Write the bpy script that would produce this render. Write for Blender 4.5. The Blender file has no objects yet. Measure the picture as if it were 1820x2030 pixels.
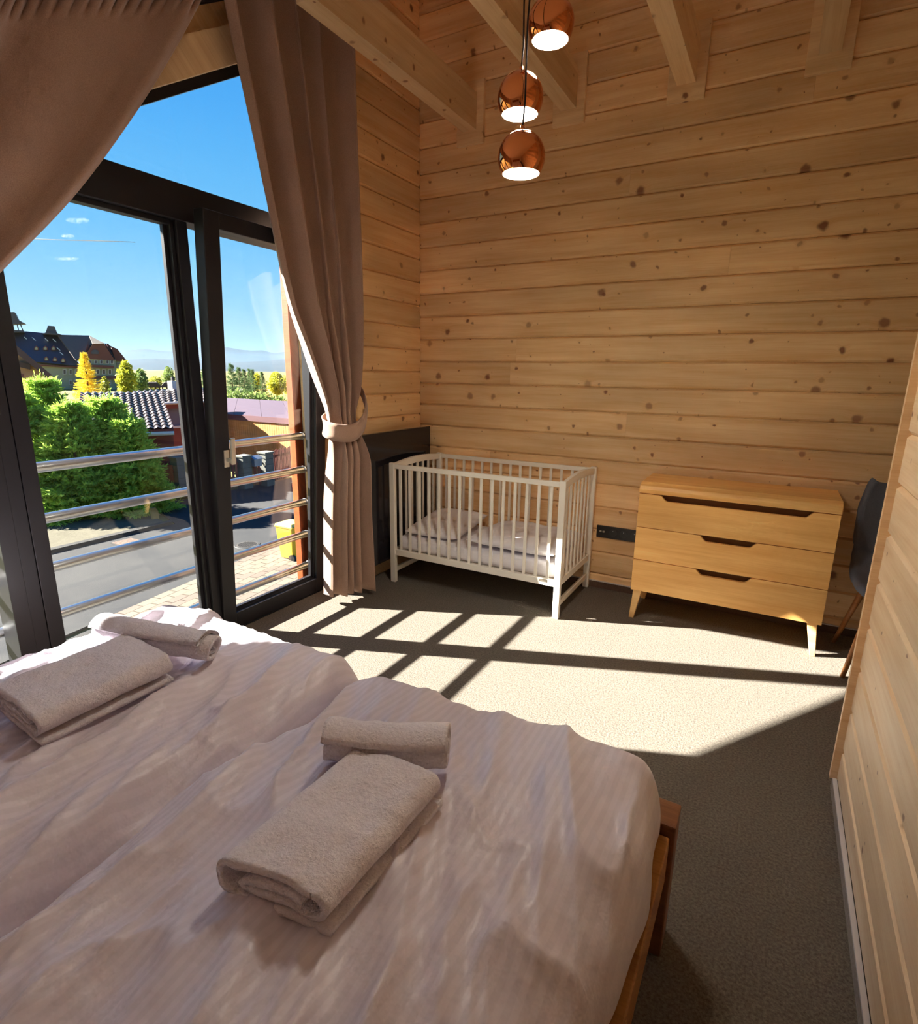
import bpy, bmesh, math, random
from mathutils import Vector, Matrix, noise

scn = bpy.context.scene
COL = scn.collection
R_ = random.Random(7)

# ---------------------------------------------------------------- camera
RIGHT = Vector((0.872156, 0.489030, 0.013927))
DOWN = Vector((0.129212, -0.202799, -0.970658))
FWD = Vector((-0.471856, 0.848365, -0.240061))
CAM = Vector((2.44413, -3.74548, 1.45782))
FPX = 1109.26
cam_data = bpy.data.cameras.new('camera')
cam = bpy.data.objects.new('camera', cam_data)
COL.objects.link(cam)
m = Matrix.Identity(4)
for i in range(3):
    m[i][0], m[i][1], m[i][2], m[i][3] = RIGHT[i], -DOWN[i], -FWD[i], CAM[i]
cam.matrix_world = m
cam_data.sensor_fit = 'HORIZONTAL'
cam_data.sensor_width = 36.0
cam_data.lens = FPX / 1820.0 * 36.0
cam_data.clip_start = 0.02
cam_data.clip_end = 20000
scn.camera = cam

# ---------------------------------------------------------------- sky, sun, exposure
SUNDIR = Vector((1.51, 0.605, -1.0)).normalized()      # direction the light travels
world = bpy.data.worlds.new('world')
scn.world = world
world.use_nodes = True
wn, wl = world.node_tree.nodes, world.node_tree.links
wn.clear()
EXPO = 1.66
tcw = wn.new('ShaderNodeTexCoord')
sxw = wn.new('ShaderNodeSeparateXYZ')
wl.new(tcw.outputs['Generated'], sxw.inputs[0])
ramp = wn.new('ShaderNodeValToRGB')          # clear autumn sky: pale at the horizon, deep blue overhead
ramp.color_ramp.interpolation = 'B_SPLINE'
SKYC = ((0.0, (0.52, 0.77, 0.95)), (0.05, (0.47, 0.745, 0.96)), (0.10, (0.34, 0.69, 0.98)), (0.20, (0.175, 0.575, 1.0)),
        (0.36, (0.080, 0.45, 1.02)), (0.60, (0.035, 0.27, 0.86)), (1.0, (0.02, 0.18, 0.68)))
el = ramp.color_ramp.elements
while len(el) < len(SKYC): el.new(0.5)
for e_, (pos, c_) in zip(el, SKYC):
    e_.position = pos; e_.color = (*c_, 1)
bg = wn.new('ShaderNodeBackground')
bg.inputs['Strength'].default_value = 1.04 / 2 ** EXPO
wo = wn.new('ShaderNodeOutputWorld')
wl.new(sxw.outputs[2], ramp.inputs[0])
wl.new(ramp.outputs['Color'], bg.inputs['Color'])
wl.new(bg.outputs['Background'], wo.inputs['Surface'])

sun_data = bpy.data.lights.new('sun', 'SUN')
sun_data.energy = 15.5
sun_data.angle = math.radians(0.53)
sun_data.color = (1.0, 0.955, 0.88)
sun = bpy.data.objects.new('sun', sun_data)
COL.objects.link(sun)
sun.rotation_euler = SUNDIR.to_track_quat('-Z', 'Y').to_euler()
sun.location = (-30, -12, 25)

vs = scn.view_settings
vs.view_transform = 'Standard'
vs.look = 'None'
vs.exposure = EXPO
vs.gamma = 1.0
vs.use_curve_mapping = False
try:
    cy = scn.cycles
    cy.use_denoising = True
    cy.use_adaptive_sampling = True
    cy.adaptive_threshold = 0.05
    cy.adaptive_min_samples = 20
    cy.max_bounces = 20
    cy.diffuse_bounces = 16
    cy.glossy_bounces = 5
    cy.transparent_max_bounces = 40
    cy.volume_bounces = 0
    cy.caustics_reflective = False
    cy.caustics_refractive = False
    cy.sample_clamp_indirect = 8.0
except Exception:
    pass

# ---------------------------------------------------------------- helpers
def lin(r, g, b):
    f = lambda c: (c / 255) / 12.92 if c / 255 <= 0.04045 else ((c / 255 + 0.055) / 1.055) ** 2.4
    return (f(r), f(g), f(b), 1.0)

def ray(u, v):
    return RIGHT * ((u - 910) / FPX) + DOWN * ((v - 1015) / FPX) + FWD

def at(u, v, D):
    """point seen at photo pixel (u, v), D metres away over ground"""
    d = ray(u, v)
    return CAM + d * (D / math.hypot(d.x, d.y))

def on_z(u, v, z):
    d = ray(u, v)
    return CAM + d * ((z - CAM.z) / d.z)

def tag(o, label=None, cat=None, group=None, kind=None):
    if label: o['label'] = label
    if cat: o['category'] = cat
    if group: o['group'] = group
    if kind: o['kind'] = kind
    return o

def empty(name, loc=(0, 0, 0), rotz=0.0):
    o = bpy.data.objects.new(name, None)
    o.location = loc
    o.rotation_euler = (0, 0, rotz)
    o.empty_display_size = 0.1
    COL.objects.link(o)
    return o

def wloc(o):
    p = Vector((0, 0, 0))
    while o is not None:
        p += o.location
        o = o.parent
    return p

def link(name, me, mat=None, parent=None, loc=(0, 0, 0), rot=(0, 0, 0)):
    o = bpy.data.objects.new(name, me)
    o.location = loc
    o.rotation_euler = rot
    if parent is not None:
        o.parent = parent
    if mat is not None and not me.materials:
        me.materials.append(mat)
    COL.objects.link(o)
    return o

class MB:
    """collects faces (in world metres) and links them as one mesh object"""
    def __init__(s):
        s.v, s.f = [], []

    def add(s, vs_, fs):
        n = len(s.v)
        s.v += [tuple(p) for p in vs_]
        s.f += [tuple(i + n for i in q) for q in fs]
        return s

    def box(s, a, b):
        (x0, y0, z0), (x1, y1, z1) = a, b
        return s.add([(x0, y0, z0), (x1, y0, z0), (x1, y1, z0), (x0, y1, z0),
                      (x0, y0, z1), (x1, y0, z1), (x1, y1, z1), (x0, y1, z1)],
                     [(3, 2, 1, 0), (4, 5, 6, 7), (0, 1, 5, 4), (1, 2, 6, 5), (2, 3, 7, 6), (3, 0, 4, 7)])

    def prism(s, poly, d0, d1):
        """poly: list of Vector (planar), swept from offset d0 to offset d1 (vectors)"""
        n = len(poly)
        d0, d1 = Vector(d0), Vector(d1)
        vs_ = [Vector(p) + d0 for p in poly] + [Vector(p) + d1 for p in poly]
        fs = [tuple(reversed(range(n))), tuple(range(n, 2 * n))]
        fs += [(i, (i + 1) % n, n + (i + 1) % n, n + i) for i in range(n)]
        return s.add(vs_, fs)

    def frustum(s, c0, w0, c1, w1):
        """tapered square leg from centre c0 (half sizes w0) to c1 (w1)"""
        vs_ = []
        for c, w in ((c0, w0), (c1, w1)):
            for sx, sy in ((-1, -1), (1, -1), (1, 1), (-1, 1)):
                vs_.append((c[0] + sx * w[0], c[1] + sy * w[1], c[2]))
        return s.add(vs_, [(3, 2, 1, 0), (4, 5, 6, 7), (0, 1, 5, 4), (1, 2, 6, 5), (2, 3, 7, 6), (3, 0, 4, 7)])

    def tube(s, pts, rad, n=12, cap=True):
        pts = [Vector(p) for p in pts]
        rad = rad if isinstance(rad, (list, tuple)) else [rad] * len(pts)
        vs_, fs = [], []
        t0 = (pts[1] - pts[0]).normalized()
        up = Vector((0, 0, 1)) if abs(t0.z) < 0.9 else Vector((1, 0, 0))
        a = t0.cross(up).normalized()
        for i, p in enumerate(pts):
            t = (pts[min(i + 1, len(pts) - 1)] - pts[max(i - 1, 0)]).normalized()
            a = (a - t * a.dot(t)).normalized()
            b = t.cross(a)
            for k in range(n):
                q = 2 * math.pi * k / n
                vs_.append(p + (a * math.cos(q) + b * math.sin(q)) * rad[i])
        for i in range(len(pts) - 1):
            for k in range(n):
                k2 = (k + 1) % n
                fs.append((i * n + k, i * n + k2, (i + 1) * n + k2, (i + 1) * n + k))
        if cap:
            fs.append(tuple(reversed(range(n))))
            fs.append(tuple(range((len(pts) - 1) * n, len(pts) * n)))
        return s.add(vs_, fs)

    def lathe(s, prof, c, n=32):
        vs_, fs = [], []
        for r, z in prof:
            for k in range(n):
                q = 2 * math.pi * k / n
                vs_.append((c[0] + r * math.cos(q), c[1] + r * math.sin(q), c[2] + z))
        for i in range(len(prof) - 1):
            for k in range(n):
                k2 = (k + 1) % n
                fs.append((i * n + k, i * n + k2, (i + 1) * n + k2, (i + 1) * n + k))
        return s.add(vs_, fs)

    def grid(s, fn, nu, nv):
        vs_ = [fn(i / nu, j / nv) for j in range(nv + 1) for i in range(nu + 1)]
        w = nu + 1
        fs = [(j * w + i, j * w + i + 1, (j + 1) * w + i + 1, (j + 1) * w + i) for j in range(nv) for i in range(nu)]
        return s.add(vs_, fs)

    def mesh(s, name, off=(0, 0, 0), smooth=False):
        me = bpy.data.meshes.new(name)
        off = Vector(off)
        me.from_pydata([tuple(Vector(p) - off) for p in s.v], [], s.f)
        if smooth:
            me.polygons.foreach_set('use_smooth', [True] * len(me.polygons))
        me.update()
        return me

    def build(s, name, mat, parent=None, smooth=False, bevel=0.0, seg=2, weld=False, fix=False):
        off = wloc(parent) if parent is not None else Vector((0, 0, 0))
        me = s.mesh(name, off, smooth)
        if weld or fix:
            bm = bmesh.new(); bm.from_mesh(me)
            if weld: bmesh.ops.remove_doubles(bm, verts=bm.verts, dist=1e-5)
            bmesh.ops.recalc_face_normals(bm, faces=bm.faces)
            bm.to_mesh(me); bm.free()
        o = link(name, me, mat, parent)
        if bevel:
            b = o.modifiers.new('bevel', 'BEVEL')
            b.width = bevel; b.segments = seg; b.limit_method = 'ANGLE'; b.angle_limit = math.radians(40)
            b.harden_normals = False
        return o

def rounded(name, a, b, r, mat, parent=None, seg=3):
    o = MB().box(a, b).build(name, mat, parent, bevel=r, seg=seg)
    o.data.polygons.foreach_set('use_smooth', [True] * len(o.data.polygons))
    return o

# ---------------------------------------------------------------- materials
MATS = {}

def new_mat(name):
    mt = bpy.data.materials.new(name)
    mt.use_nodes = True
    nt = mt.node_tree
    nt.nodes.clear()
    out = nt.nodes.new('ShaderNodeOutputMaterial')
    pb = nt.nodes.new('ShaderNodeBsdfPrincipled')
    nt.links.new(pb.outputs[0], out.inputs[0])
    MATS[name] = mt
    return mt, nt, pb, out

class NT:
    def __init__(s, nt): s.nt = nt
    def n(s, t, **k):
        o = s.nt.nodes.new(t)
        for a, b in k.items(): setattr(o, a, b)
        return o
    def set(s, sock, v):
        if isinstance(v, bpy.types.NodeSocket): s.nt.links.new(v, sock)
        elif v is not None: sock.default_value = v
    def math(s, op, a, b=None, c=None, clamp=False):
        o = s.n('ShaderNodeMath', operation=op, use_clamp=clamp)
        for i, x in enumerate((a, b, c)):
            if x is not None: s.set(o.inputs[i], x)
        return o.outputs[0]
    def vmath(s, op, a, b=None):
        o = s.n('ShaderNodeVectorMath', operation=op)
        s.set(o.inputs[0], a)
        if b is not None: s.set(o.inputs[1], b)
        return o.outputs[0]
    def mix(s, f, a, b, blend='MIX'):
        o = s.n('ShaderNodeMix', data_type='RGBA', blend_type=blend)
        s.set(o.inputs[0], f); s.set(o.inputs[6], a); s.set(o.inputs[7], b)
        return o.outputs[2]
    def noise(s, vec, scale, detail=3, rough=0.5, dim='3D'):
        o = s.n('ShaderNodeTexNoise', noise_dimensions=dim)
        s.set(o.inputs['Vector'], vec)
        o.inputs['Scale'].default_value = scale
        o.inputs['Detail'].default_value = detail
        o.inputs['Roughness'].default_value = rough
        return o.outputs[0]
    def range(s, v, a, b, c=0.0, d=1.0, smooth=False):
        o = s.n('ShaderNodeMapRange')
        if smooth: o.interpolation_type = 'SMOOTHSTEP'
        s.set(o.inputs[0], v)
        for i, x in zip((1, 2, 3, 4), (a, b, c, d)): s.set(o.inputs[i], x)
        return o.outputs[0]
    def bump(s, h, strength, dist=0.01, normal=None):
        o = s.n('ShaderNodeBump')
        o.inputs['Strength'].default_value = strength
        o.inputs['Distance'].default_value = dist
        s.set(o.inputs['Height'], h)
        if normal is not None: s.set(o.inputs['Normal'], normal)
        return o.outputs[0]

def plain(name, col, rough=0.6, metal=0.0, var=0.0, vscale=4.0, bump=0.0, bscale=60.0, spec=None, sheen=0.0):
    mt, nt, pb, out = new_mat(name)
    k = NT(nt)
    tc = k.n('ShaderNodeTexCoord').outputs['Object']
    c = col
    if var:
        f = k.noise(tc, vscale, 4, 0.6)
        dark = tuple(x * (1 - var) for x in col[:3]) + (1,)
        lite = tuple(min(1, x * (1 + var)) for x in col[:3]) + (1,)
        c = k.mix(k.range(f, 0.3, 0.7), dark, lite)
    k.set(pb.inputs['Base Color'], c)
    pb.inputs['Roughness'].default_value = rough
    pb.inputs['Metallic'].default_value = metal
    if spec is not None: pb.inputs['Specular IOR Level'].default_value = spec
    if sheen:
        pb.inputs['Sheen Weight'].default_value = sheen
    if bump:
        k.set(pb.inputs['Normal'], k.bump(k.noise(tc, bscale, 4, 0.6), bump))
    return mt

def wood(name, lite, dark, knots=1.0, rough=0.45, grain=1.0, var=0.14, knotcol=lin(124, 70, 50), fine=0.12, objrand=True):
    """board material: local x runs along the grain; knots are dots of their own"""
    mt, nt, pb, out = new_mat(name)
    k = NT(nt)
    tc = k.n('ShaderNodeTexCoord').outputs['Object']
    rnd = k.n('ShaderNodeObjectInfo').outputs['Random']
    sep = k.n('ShaderNodeSeparateXYZ'); k.set(sep.inputs[0], tc)
    L = sep.outputs[0]
    W = k.math('ADD', k.math('ADD', sep.outputs[1], sep.outputs[2]), k.math('MULTIPLY', rnd, 17.3))
    L2 = k.math('ADD', L, k.math('MULTIPLY', rnd, 41.7))
    def cmb(a, b):
        o = k.n('ShaderNodeCombineXYZ'); k.set(o.inputs[0], a); k.set(o.inputs[1], b); return o.outputs[0]
    P = cmb(L2, W)
    masks = []
    halo = None
    if knots:
        wv = k.n('ShaderNodeTexNoise', noise_dimensions='2D'); k.set(wv.inputs['Vector'], P)
        wv.inputs['Scale'].default_value = 28; wv.inputs['Detail'].default_value = 1
        off = k.vmath('SCALE', k.vmath('SUBTRACT', wv.outputs['Color'], (0.5, 0.5, 0.5)))
        off.node.inputs['Scale'].default_value = 0.018
        for sc, r0, r1, pw, warp in ((4.6, 0.015, 0.105, 2.0, 0.09), (9.0, 0.0, 0.12, 3.4, 0.05)):
            vo = k.n('ShaderNodeTexVoronoi', voronoi_dimensions='2D', feature='F1')
            k.set(vo.inputs['Vector'], k.vmath('ADD', P, off)); vo.inputs['Scale'].default_value = sc
            cs = k.n('ShaderNodeSeparateColor'); k.set(cs.inputs[0], vo.outputs['Color'])
            rr = k.math('ADD', r0, k.math('MULTIPLY', k.math('POWER', cs.outputs[0], pw), r1 * knots))
            q = k.math('DIVIDE', vo.outputs['Distance'], k.math('MAXIMUM', rr, 0.003))
            keep = k.range(cs.outputs[1], 0.25, 0.27)
            mk = k.math('MULTIPLY', k.range(q, 1.3, 0.5, smooth=True), keep)
            masks.append(k.math('MULTIPLY', mk, k.range(cs.outputs[2], 0, 1, 0.4, 0.92)))
            h = k.math('MULTIPLY', k.range(q, 3.2, 0.8, smooth=True), keep)
            halo = h if halo is None else k.math('MAXIMUM', halo, h)
    Wg = W if halo is None else k.math('ADD', W, k.math('MULTIPLY', halo, 0.012))
    g1 = k.noise(cmb(k.math('MULTIPLY', L2, 0.9), k.math('MULTIPLY', Wg, 14.0)), 1.6, 3, 0.6, '2D')
    g2 = k.noise(cmb(k.math('MULTIPLY', L2, 2.2), k.math('MULTIPLY', Wg, 120.0)), 1.5, 2, 0.6, '2D')
    f = k.math('ADD', k.math('MULTIPLY', k.range(g1, 0.3, 0.72), 0.75 * grain), k.math('MULTIPLY', k.range(g2, 0.4, 0.75), 0.3 * grain))
    f = k.math('MINIMUM', f, 1.0)
    col = k.mix(f, lite, dark)
    big = k.noise(cmb(k.math('MULTIPLY', L2, 0.8), k.math('MULTIPLY', W, 2.0)), 1.2, 1, 0.5, '2D')
    val = k.math('ADD', k.math('ADD', 1.0 - var, k.math('MULTIPLY', rnd, var * 1.3)), k.range(big, 0.3, 0.7, -fine, fine))
    hv = k.n('ShaderNodeHueSaturation'); k.set(hv.inputs['Color'], col); k.set(hv.inputs['Value'], val)
    col = hv.outputs[0]
    if halo is not None:
        col = k.mix(k.math('MULTIPLY', halo, 0.28), col, dark)
        for mk in masks:
            col = k.mix(mk, col, knotcol)
    k.set(pb.inputs['Base Color'], col)
    pb.inputs['Roughness'].default_value = rough
    pb.inputs['Specular IOR Level'].default_value = 0.35
    k.set(pb.inputs['Normal'], k.bump(g2, 0.12, 0.004))
    return mt

def glass(name, tint=(0.985, 0.995, 0.99, 1), refl=0.8):
    """thin pane: the light goes straight through, the faces mirror a little at grazing angles"""
    mt, nt, pb, out = new_mat(name)
    nt.nodes.remove(pb)
    k = NT(nt)
    tr = k.n('ShaderNodeBsdfTransparent'); tr.inputs[0].default_value = tint
    gl = k.n('ShaderNodeBsdfGlossy'); gl.inputs['Roughness'].default_value = 0.0
    fr = k.n('ShaderNodeFresnel')
    bf = k.n('ShaderNodeNewGeometry').outputs['Backfacing']
    k.set(fr.inputs[0], k.range(bf, 0.0, 1.0, 1.45, 1 / 1.45))
    mx = k.n('ShaderNodeMixShader')
    k.set(mx.inputs[0], k.math('MULTIPLY', fr.outputs[0], refl))
    nt.links.new(tr.outputs[0], mx.inputs[1]); nt.links.new(gl.outputs[0], mx.inputs[2])
    nt.links.new(mx.outputs[0], out.inputs[0])
    return mt

PINE = wood('pine_boards', lin(245, 211, 163), lin(226, 180, 124))
PINE_END = wood('pine_trim', lin(238, 208, 168), lin(216, 176, 130), knots=0.0)
BEAM = wood('pine_beam', lin(240, 212, 170), lin(218, 182, 134), knots=0.55)
PALE = wood('pine_pale_boards', lin(244, 219, 186), lin(226, 191, 150), knots=0.8)
OAK = wood('oak_honey', lin(248, 200, 126), lin(226, 164, 88), knots=0.0, rough=0.4, grain=1.0, var=0.06)
OAKL = wood('oak_leg', lin(246, 204, 138), lin(226, 172, 104), knots=0.0, rough=0.4, var=0.05)
BEDW = wood('bed_oak', lin(196, 140, 74), lin(158, 100, 46), knots=0.0, rough=0.4)
BEDD = wood('bed_dark_oak', lin(140, 92, 58), lin(112, 68, 42), knots=0.0, rough=0.45)
FRAME = plain('anthracite_frame', lin(33, 32, 36), 0.42, 0.0, var=0.06, vscale=3, spec=0.3)
GLASS = glass('window_glass')
BOUNCEW = plain('bounce_white', lin(246, 243, 236), 0.9, var=0.01)  # unseen ceiling and walls whitened to add bounce light; wood is likelier there
WHITEP = plain('white_painted_wood', lin(238, 232, 220), 0.4, var=0.02)
LINENW = plain('white_crib_linen', lin(228, 226, 232), 0.85, bump=0.25, bscale=45)
STEEL = plain('brushed_steel', lin(205, 205, 208), 0.28, 1.0)
BLACKP = plain('black_plastic', lin(22, 22, 24), 0.35)
GREYSOCK = plain('dark_socket', lin(40, 40, 42), 0.4)

def carpet_mat():
    mt, nt, pb, out = new_mat('beige_carpet')
    k = NT(nt)
    tc = k.n('ShaderNodeTexCoord').outputs['Object']
    a = k.noise(tc, 125, 3, 0.7)
    b = k.noise(tc, 2.2, 4, 0.6)
    c = k.noise(tc, 420, 2, 0.6)
    col = k.mix(k.range(a, 0.35, 0.68), lin(86, 79, 72), lin(127, 119, 108))
    col = k.mix(k.math('MULTIPLY', k.range(b, 0.35, 0.7), 0.25), col, lin(96, 89, 80))
    col = k.mix(k.math('MULTIPLY', k.range(c, 0.62, 0.75), 0.5), col, lin(80, 70, 58))
    k.set(pb.inputs['Base Color'], col)
    pb.inputs['Roughness'].default_value = 0.95
    pb.inputs['Specular IOR Level'].default_value = 0.1
    k.set(pb.inputs['Normal'], k.bump(a, 0.7, 0.005))
    return mt
CARPET = carpet_mat()

def linen_mat(name, period=0.021):
    """white sateen with woven stripes that run along the bed"""
    mt, nt, pb, out = new_mat(name)
    k = NT(nt)
    tc = k.n('ShaderNodeTexCoord').outputs['Object']
    sep = k.n('ShaderNodeSeparateXYZ'); k.set(sep.inputs[0], tc)
    w = k.noise(tc, 2.0, 2, 0.5)
    ph = k.math('ADD', k.math('MULTIPLY', sep.outputs[0], 2 * math.pi / period), k.math('MULTIPLY', w, 3.0))
    st = k.range(k.math('SINE', ph), -0.25, 0.25)
    k.set(pb.inputs['Base Color'], k.mix(st, lin(210, 202, 213), lin(217, 209, 220)))  # mauve tint in the white stands in for blue sky light
    k.set(pb.inputs['Roughness'], k.range(st, 0, 1, 0.55, 0.42))
    pb.inputs['Sheen Weight'].default_value = 0.15
    rot = k.n('ShaderNodeVectorRotate'); rot.inputs['Angle'].default_value = 0.45; k.set(rot.inputs['Vector'], tc)
    def ridged(sc, s_, det):
        o = k.n('ShaderNodeTexNoise'); o.noise_type = 'RIDGED_MULTIFRACTAL'
        k.set(o.inputs['Vector'], k.vmath('MULTIPLY', rot.outputs[0], sc)); o.inputs['Scale'].default_value = s_
        o.inputs['Detail'].default_value = det; o.inputs['Roughness'].default_value = 0.45
        return o.outputs[0]
    h = k.math('ADD', k.math('MULTIPLY', ridged((3.2, 1.0, 1.0), 1.0, 3), 0.6), k.math('MULTIPLY', ridged((7.5, 3.0, 3.0), 1.0, 3), 0.35))
    h = k.math('ADD', h, k.math('MULTIPLY', k.noise(tc, 22, 3, 0.6), 0.18))
    k.set(pb.inputs['Normal'], k.bump(h, 0.6, 0.03))
    return mt
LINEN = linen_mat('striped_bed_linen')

def terry_mat():
    mt, nt, pb, out = new_mat('white_terry')
    k = NT(nt)
    tc = k.n('ShaderNodeTexCoord').outputs['Object']
    a = k.noise(tc, 170, 4, 0.7)
    b = k.noise(tc, 45, 3, 0.6)
    k.set(pb.inputs['Base Color'], k.mix(k.range(a, 0.3, 0.7), lin(230, 222, 230), lin(250, 244, 250)))  # lilac cast of the sky's blue light put into the towel colour
    pb.inputs['Roughness'].default_value = 0.95
    pb.inputs['Sheen Weight'].default_value = 0.3
    k.set(pb.inputs['Normal'], k.bump(k.math('ADD', a, k.math('MULTIPLY', b, 1.2)), 0.75, 0.008))
    return mt
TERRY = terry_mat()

def curtain_mat():
    mt, nt, pb, out = new_mat('taupe_velvet')
    k = NT(nt)
    tc = k.n('ShaderNodeTexCoord').outputs['Object']
    a = k.noise(tc, 380, 2, 0.6)
    b = k.noise(tc, 5, 3, 0.6)
    col = k.mix(k.range(a, 0.3, 0.7), lin(150, 120, 102), lin(182, 150, 130))
    col = k.mix(k.math('MULTIPLY', k.range(b, 0.35, 0.7), 0.2), col, lin(140, 112, 96))
    k.set(pb.inputs['Base Color'], col)
    pb.inputs['Roughness'].default_value = 0.85
    pb.inputs['Sheen Weight'].default_value = 0.35
    pb.inputs['Specular IOR Level'].default_value = 0.15
    k.set(pb.inputs['Normal'], k.bump(a, 0.15, 0.002))
    return mt
VELVET = curtain_mat()

# ================================================================ THE ROOM
PL = 0.161                               # board height of the log-house walls
XR, YF = 4.0, -4.85                      # far right wall, wall behind the camera
def zc(y): return 3.08 + 0.61 * (y + 1.85)     # underside of the sloping ceiling
def yc(z): return (z - 3.08) / 0.61 - 1.85

fl = MB().box((-0.13, YF, -0.12), (XR, 0.02, 0.0)).build('floor', CARPET)
tag(fl, 'beige looped carpet covering the bedroom floor', kind='structure')

ov = -1.24                               # gable overhang outside the window
cl = MB()
p = [Vector((0, YF - 0.5, zc(YF - 0.5))), Vector((0, 0.25, zc(0.25))), Vector((0, 0.25, zc(0.25) + 0.22)), Vector((0, YF - 0.5, zc(YF - 0.5) + 0.22))]
cl.prism(p, (ov, 0, 0), (XR + 0.15, 0, 0))
tag(cl.build('ceiling', BOUNCEW, fix=True), 'sloping ceiling above the beams, out of view, whitened for bounce light', kind='structure')

wb = MB().box((-0.3, 0.035, -0.1), (XR + 0.15, 0.22, zc(0.1))).build('wall_back', PINE)
tag(wb, 'knotty pine log wall behind the crib and dresser', kind='structure')
wlft = MB()
wlft.box((-0.3, -0.97, -0.1), (-0.035, 0.035, zc(-0.97) + 0.02))
p = [Vector((0, -0.97, zc(-0.97))), Vector((0, 0.035, zc(-0.97))), Vector((0, 0.035, zc(0.035)))]
wlft.prism(p, (-0.3, 0, 0), (-0.035, 0, 0))
wlft.box((-0.3, YF, -0.1), (0, -3.75, zc(-4.2)))
wl_o = wlft.build('wall_left', PINE, fix=True)
tag(wl_o, 'narrow pine log wall between window and corner', kind='structure')
tag(MB().box((-0.3, YF - 0.15, -0.1), (XR + 0.15, YF, zc(YF) + 0.05)).build('wall_front', BOUNCEW), 'low wall behind the camera, whitened for bounce light', kind='structure')
wr = MB()
p = [Vector((XR, YF, -0.1)), Vector((XR, 0.1, -0.1)), Vector((XR, 0.1, zc(0.1))), Vector((XR, YF, zc(YF)))]
wr.prism(p, (0, 0, 0), (0.15, 0, 0))
tag(wr.build('wall_right', BOUNCEW, fix=True), 'unseen wall at the far right, whitened for bounce light', kind='structure')

def plank_mesh(length, h, thick=0.035, ch=0.011):
    """board along local x; front face looks to local -y, top and bottom front edges chamfered"""
    g = 0.0008
    prof = [(0, ch + g), (ch, g), (thick, g), (thick, h - g), (ch, h - g), (0, h - g - ch)]
    b = MB()
    b.prism([Vector((0, y, z)) for y, z in prof], (0, 0, 0), (length, 0, 0))
    me = b.mesh('plank')
    bm = bmesh.new(); bm.from_mesh(me); bmesh.ops.recalc_face_normals(bm, faces=bm.faces); bm.to_mesh(me); bm.free()
    me.materials.append(PINE)
    return me
_pm = {}
def plank(parent, length, h, loc, rotz=0.0, mat=None):
    key = (round(length, 3), round(h, 3), mat.name if mat else '')
    if key not in _pm:
        _pm[key] = plank_mesh(length, h)
        if mat: _pm[key].materials[0] = mat
    return link('plank', _pm[key], None, parent, loc, (0, 0, rotz))

# back wall: joints at 0.0968 + k * 0.161; a few rows are butt-jointed
JOINT = {4: 0.74, 5: 0.62, 7: 1.6, 9: 0.76, 10: 0.8, 13: 2.1, 16: 1.5, 18: 2.4, 20: 1.2, 23: 1.9, 2: 2.6, 1: 1.1}
zb, row = 0.0968 - PL, 0
while zb < zc(0) - 0.02:
    h = min(PL, zc(0) - zb)
    z0 = max(zb, -0.001)
    h -= z0 - zb
    if row in JOINT:
        j = JOINT[row]
        plank(wb, j - 0.0006, h, (0, 0, z0)); plank(wb, XR - j, h, (j, 0, z0))
    else:
        plank(wb, XR, h, (0, 0, z0))
    zb += PL; row += 1
# left wall: half a board lower
zb = 0.0194 - PL
while zb < zc(0) - 0.05:
    z0 = max(zb, -0.001)
    h = PL - (z0 - zb)
    y0 = max(-0.95, yc(z0 + h))
    if -y0 > 0.04 and h > 0.03:
        plank(wl_o, -y0, h, (0, y0, z0), math.pi / 2)
    zb += PL
for o in [c for c in wl_o.children]:
    pass

# partition on the right, beside the bed
XP = 2.806
pt = MB()
p = [Vector((0, YF, -0.1)), Vector((0, -1.545, -0.1)), Vector((0, -1.545, zc(-1.545))), Vector((0, YF, zc(YF)))]
pt.prism(p, (XP + 0.035, 0, 0), (XP + 0.11, 0, 0))
pt_o = pt.build('wall_partition', PALE, fix=True)
tag(pt_o, 'pale pine board partition rising beside the bed', kind='structure')
zb = 0.169 - PL
while zb < zc(-1.545) - 0.03:
    z0 = max(zb, 0.05); h = PL - (z0 - zb)
    ys = max(YF, yc(-10) if False else YF)
    yhi = -1.555
    ylo = YF
    if z0 + h > zc(YF): ylo = max(YF, yc(z0 + h))
    if yhi - ylo > 0.05 and h > 0.02:
        plank(pt_o, yhi - ylo, h, (XP, yhi, z0), -math.pi / 2, PALE)   # faces -x
    zb += PL
tr = MB().box((XP - 0.022, -1.556, 0.05), (XP + 0.12, -1.532, zc(-1.545) - 0.01)).build('trim_1', PINE_END)
tag(tr, 'upright pine corner trim at the end of the partition', kind='structure')
BBM = plain('brown_carpet_skirting', lin(92, 70, 58), 0.9, var=0.2, vscale=120)
BBG = plain('grey_carpet_skirting', lin(150, 140, 130), 0.9, var=0.2, vscale=120)
BBW = plain('white_skirting_edge', lin(206, 202, 204), 0.5)
def baseboard(name, a, b, capa, capb, mt, label):
    e = MB().box(a, b).build(name, mt); tag(e, label, kind='structure')
    MB().box(capa, capb).build('cap', BBW, e)
baseboard('baseboard_back', (0.0, -0.011, 0), (XR, 0, 0.046), (0.0, -0.012, 0.046), (XR, 0, 0.051), BBM, 'low brown carpet skirting along the back wall')
baseboard('baseboard_partition', (XP - 0.012, YF, 0), (XP, -1.535, 0.046), (XP - 0.013, YF, 0.046), (XP, -1.535, 0.054), BBG, 'grey carpet skirting with white edge along the partition')
bl = MB().box((0, -0.95, 0.0), (0.014, -0.0, 0.075)).build('baseboard_left', PINE_END); tag(bl, 'pine skirting board under the radiator', kind='structure')

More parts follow.
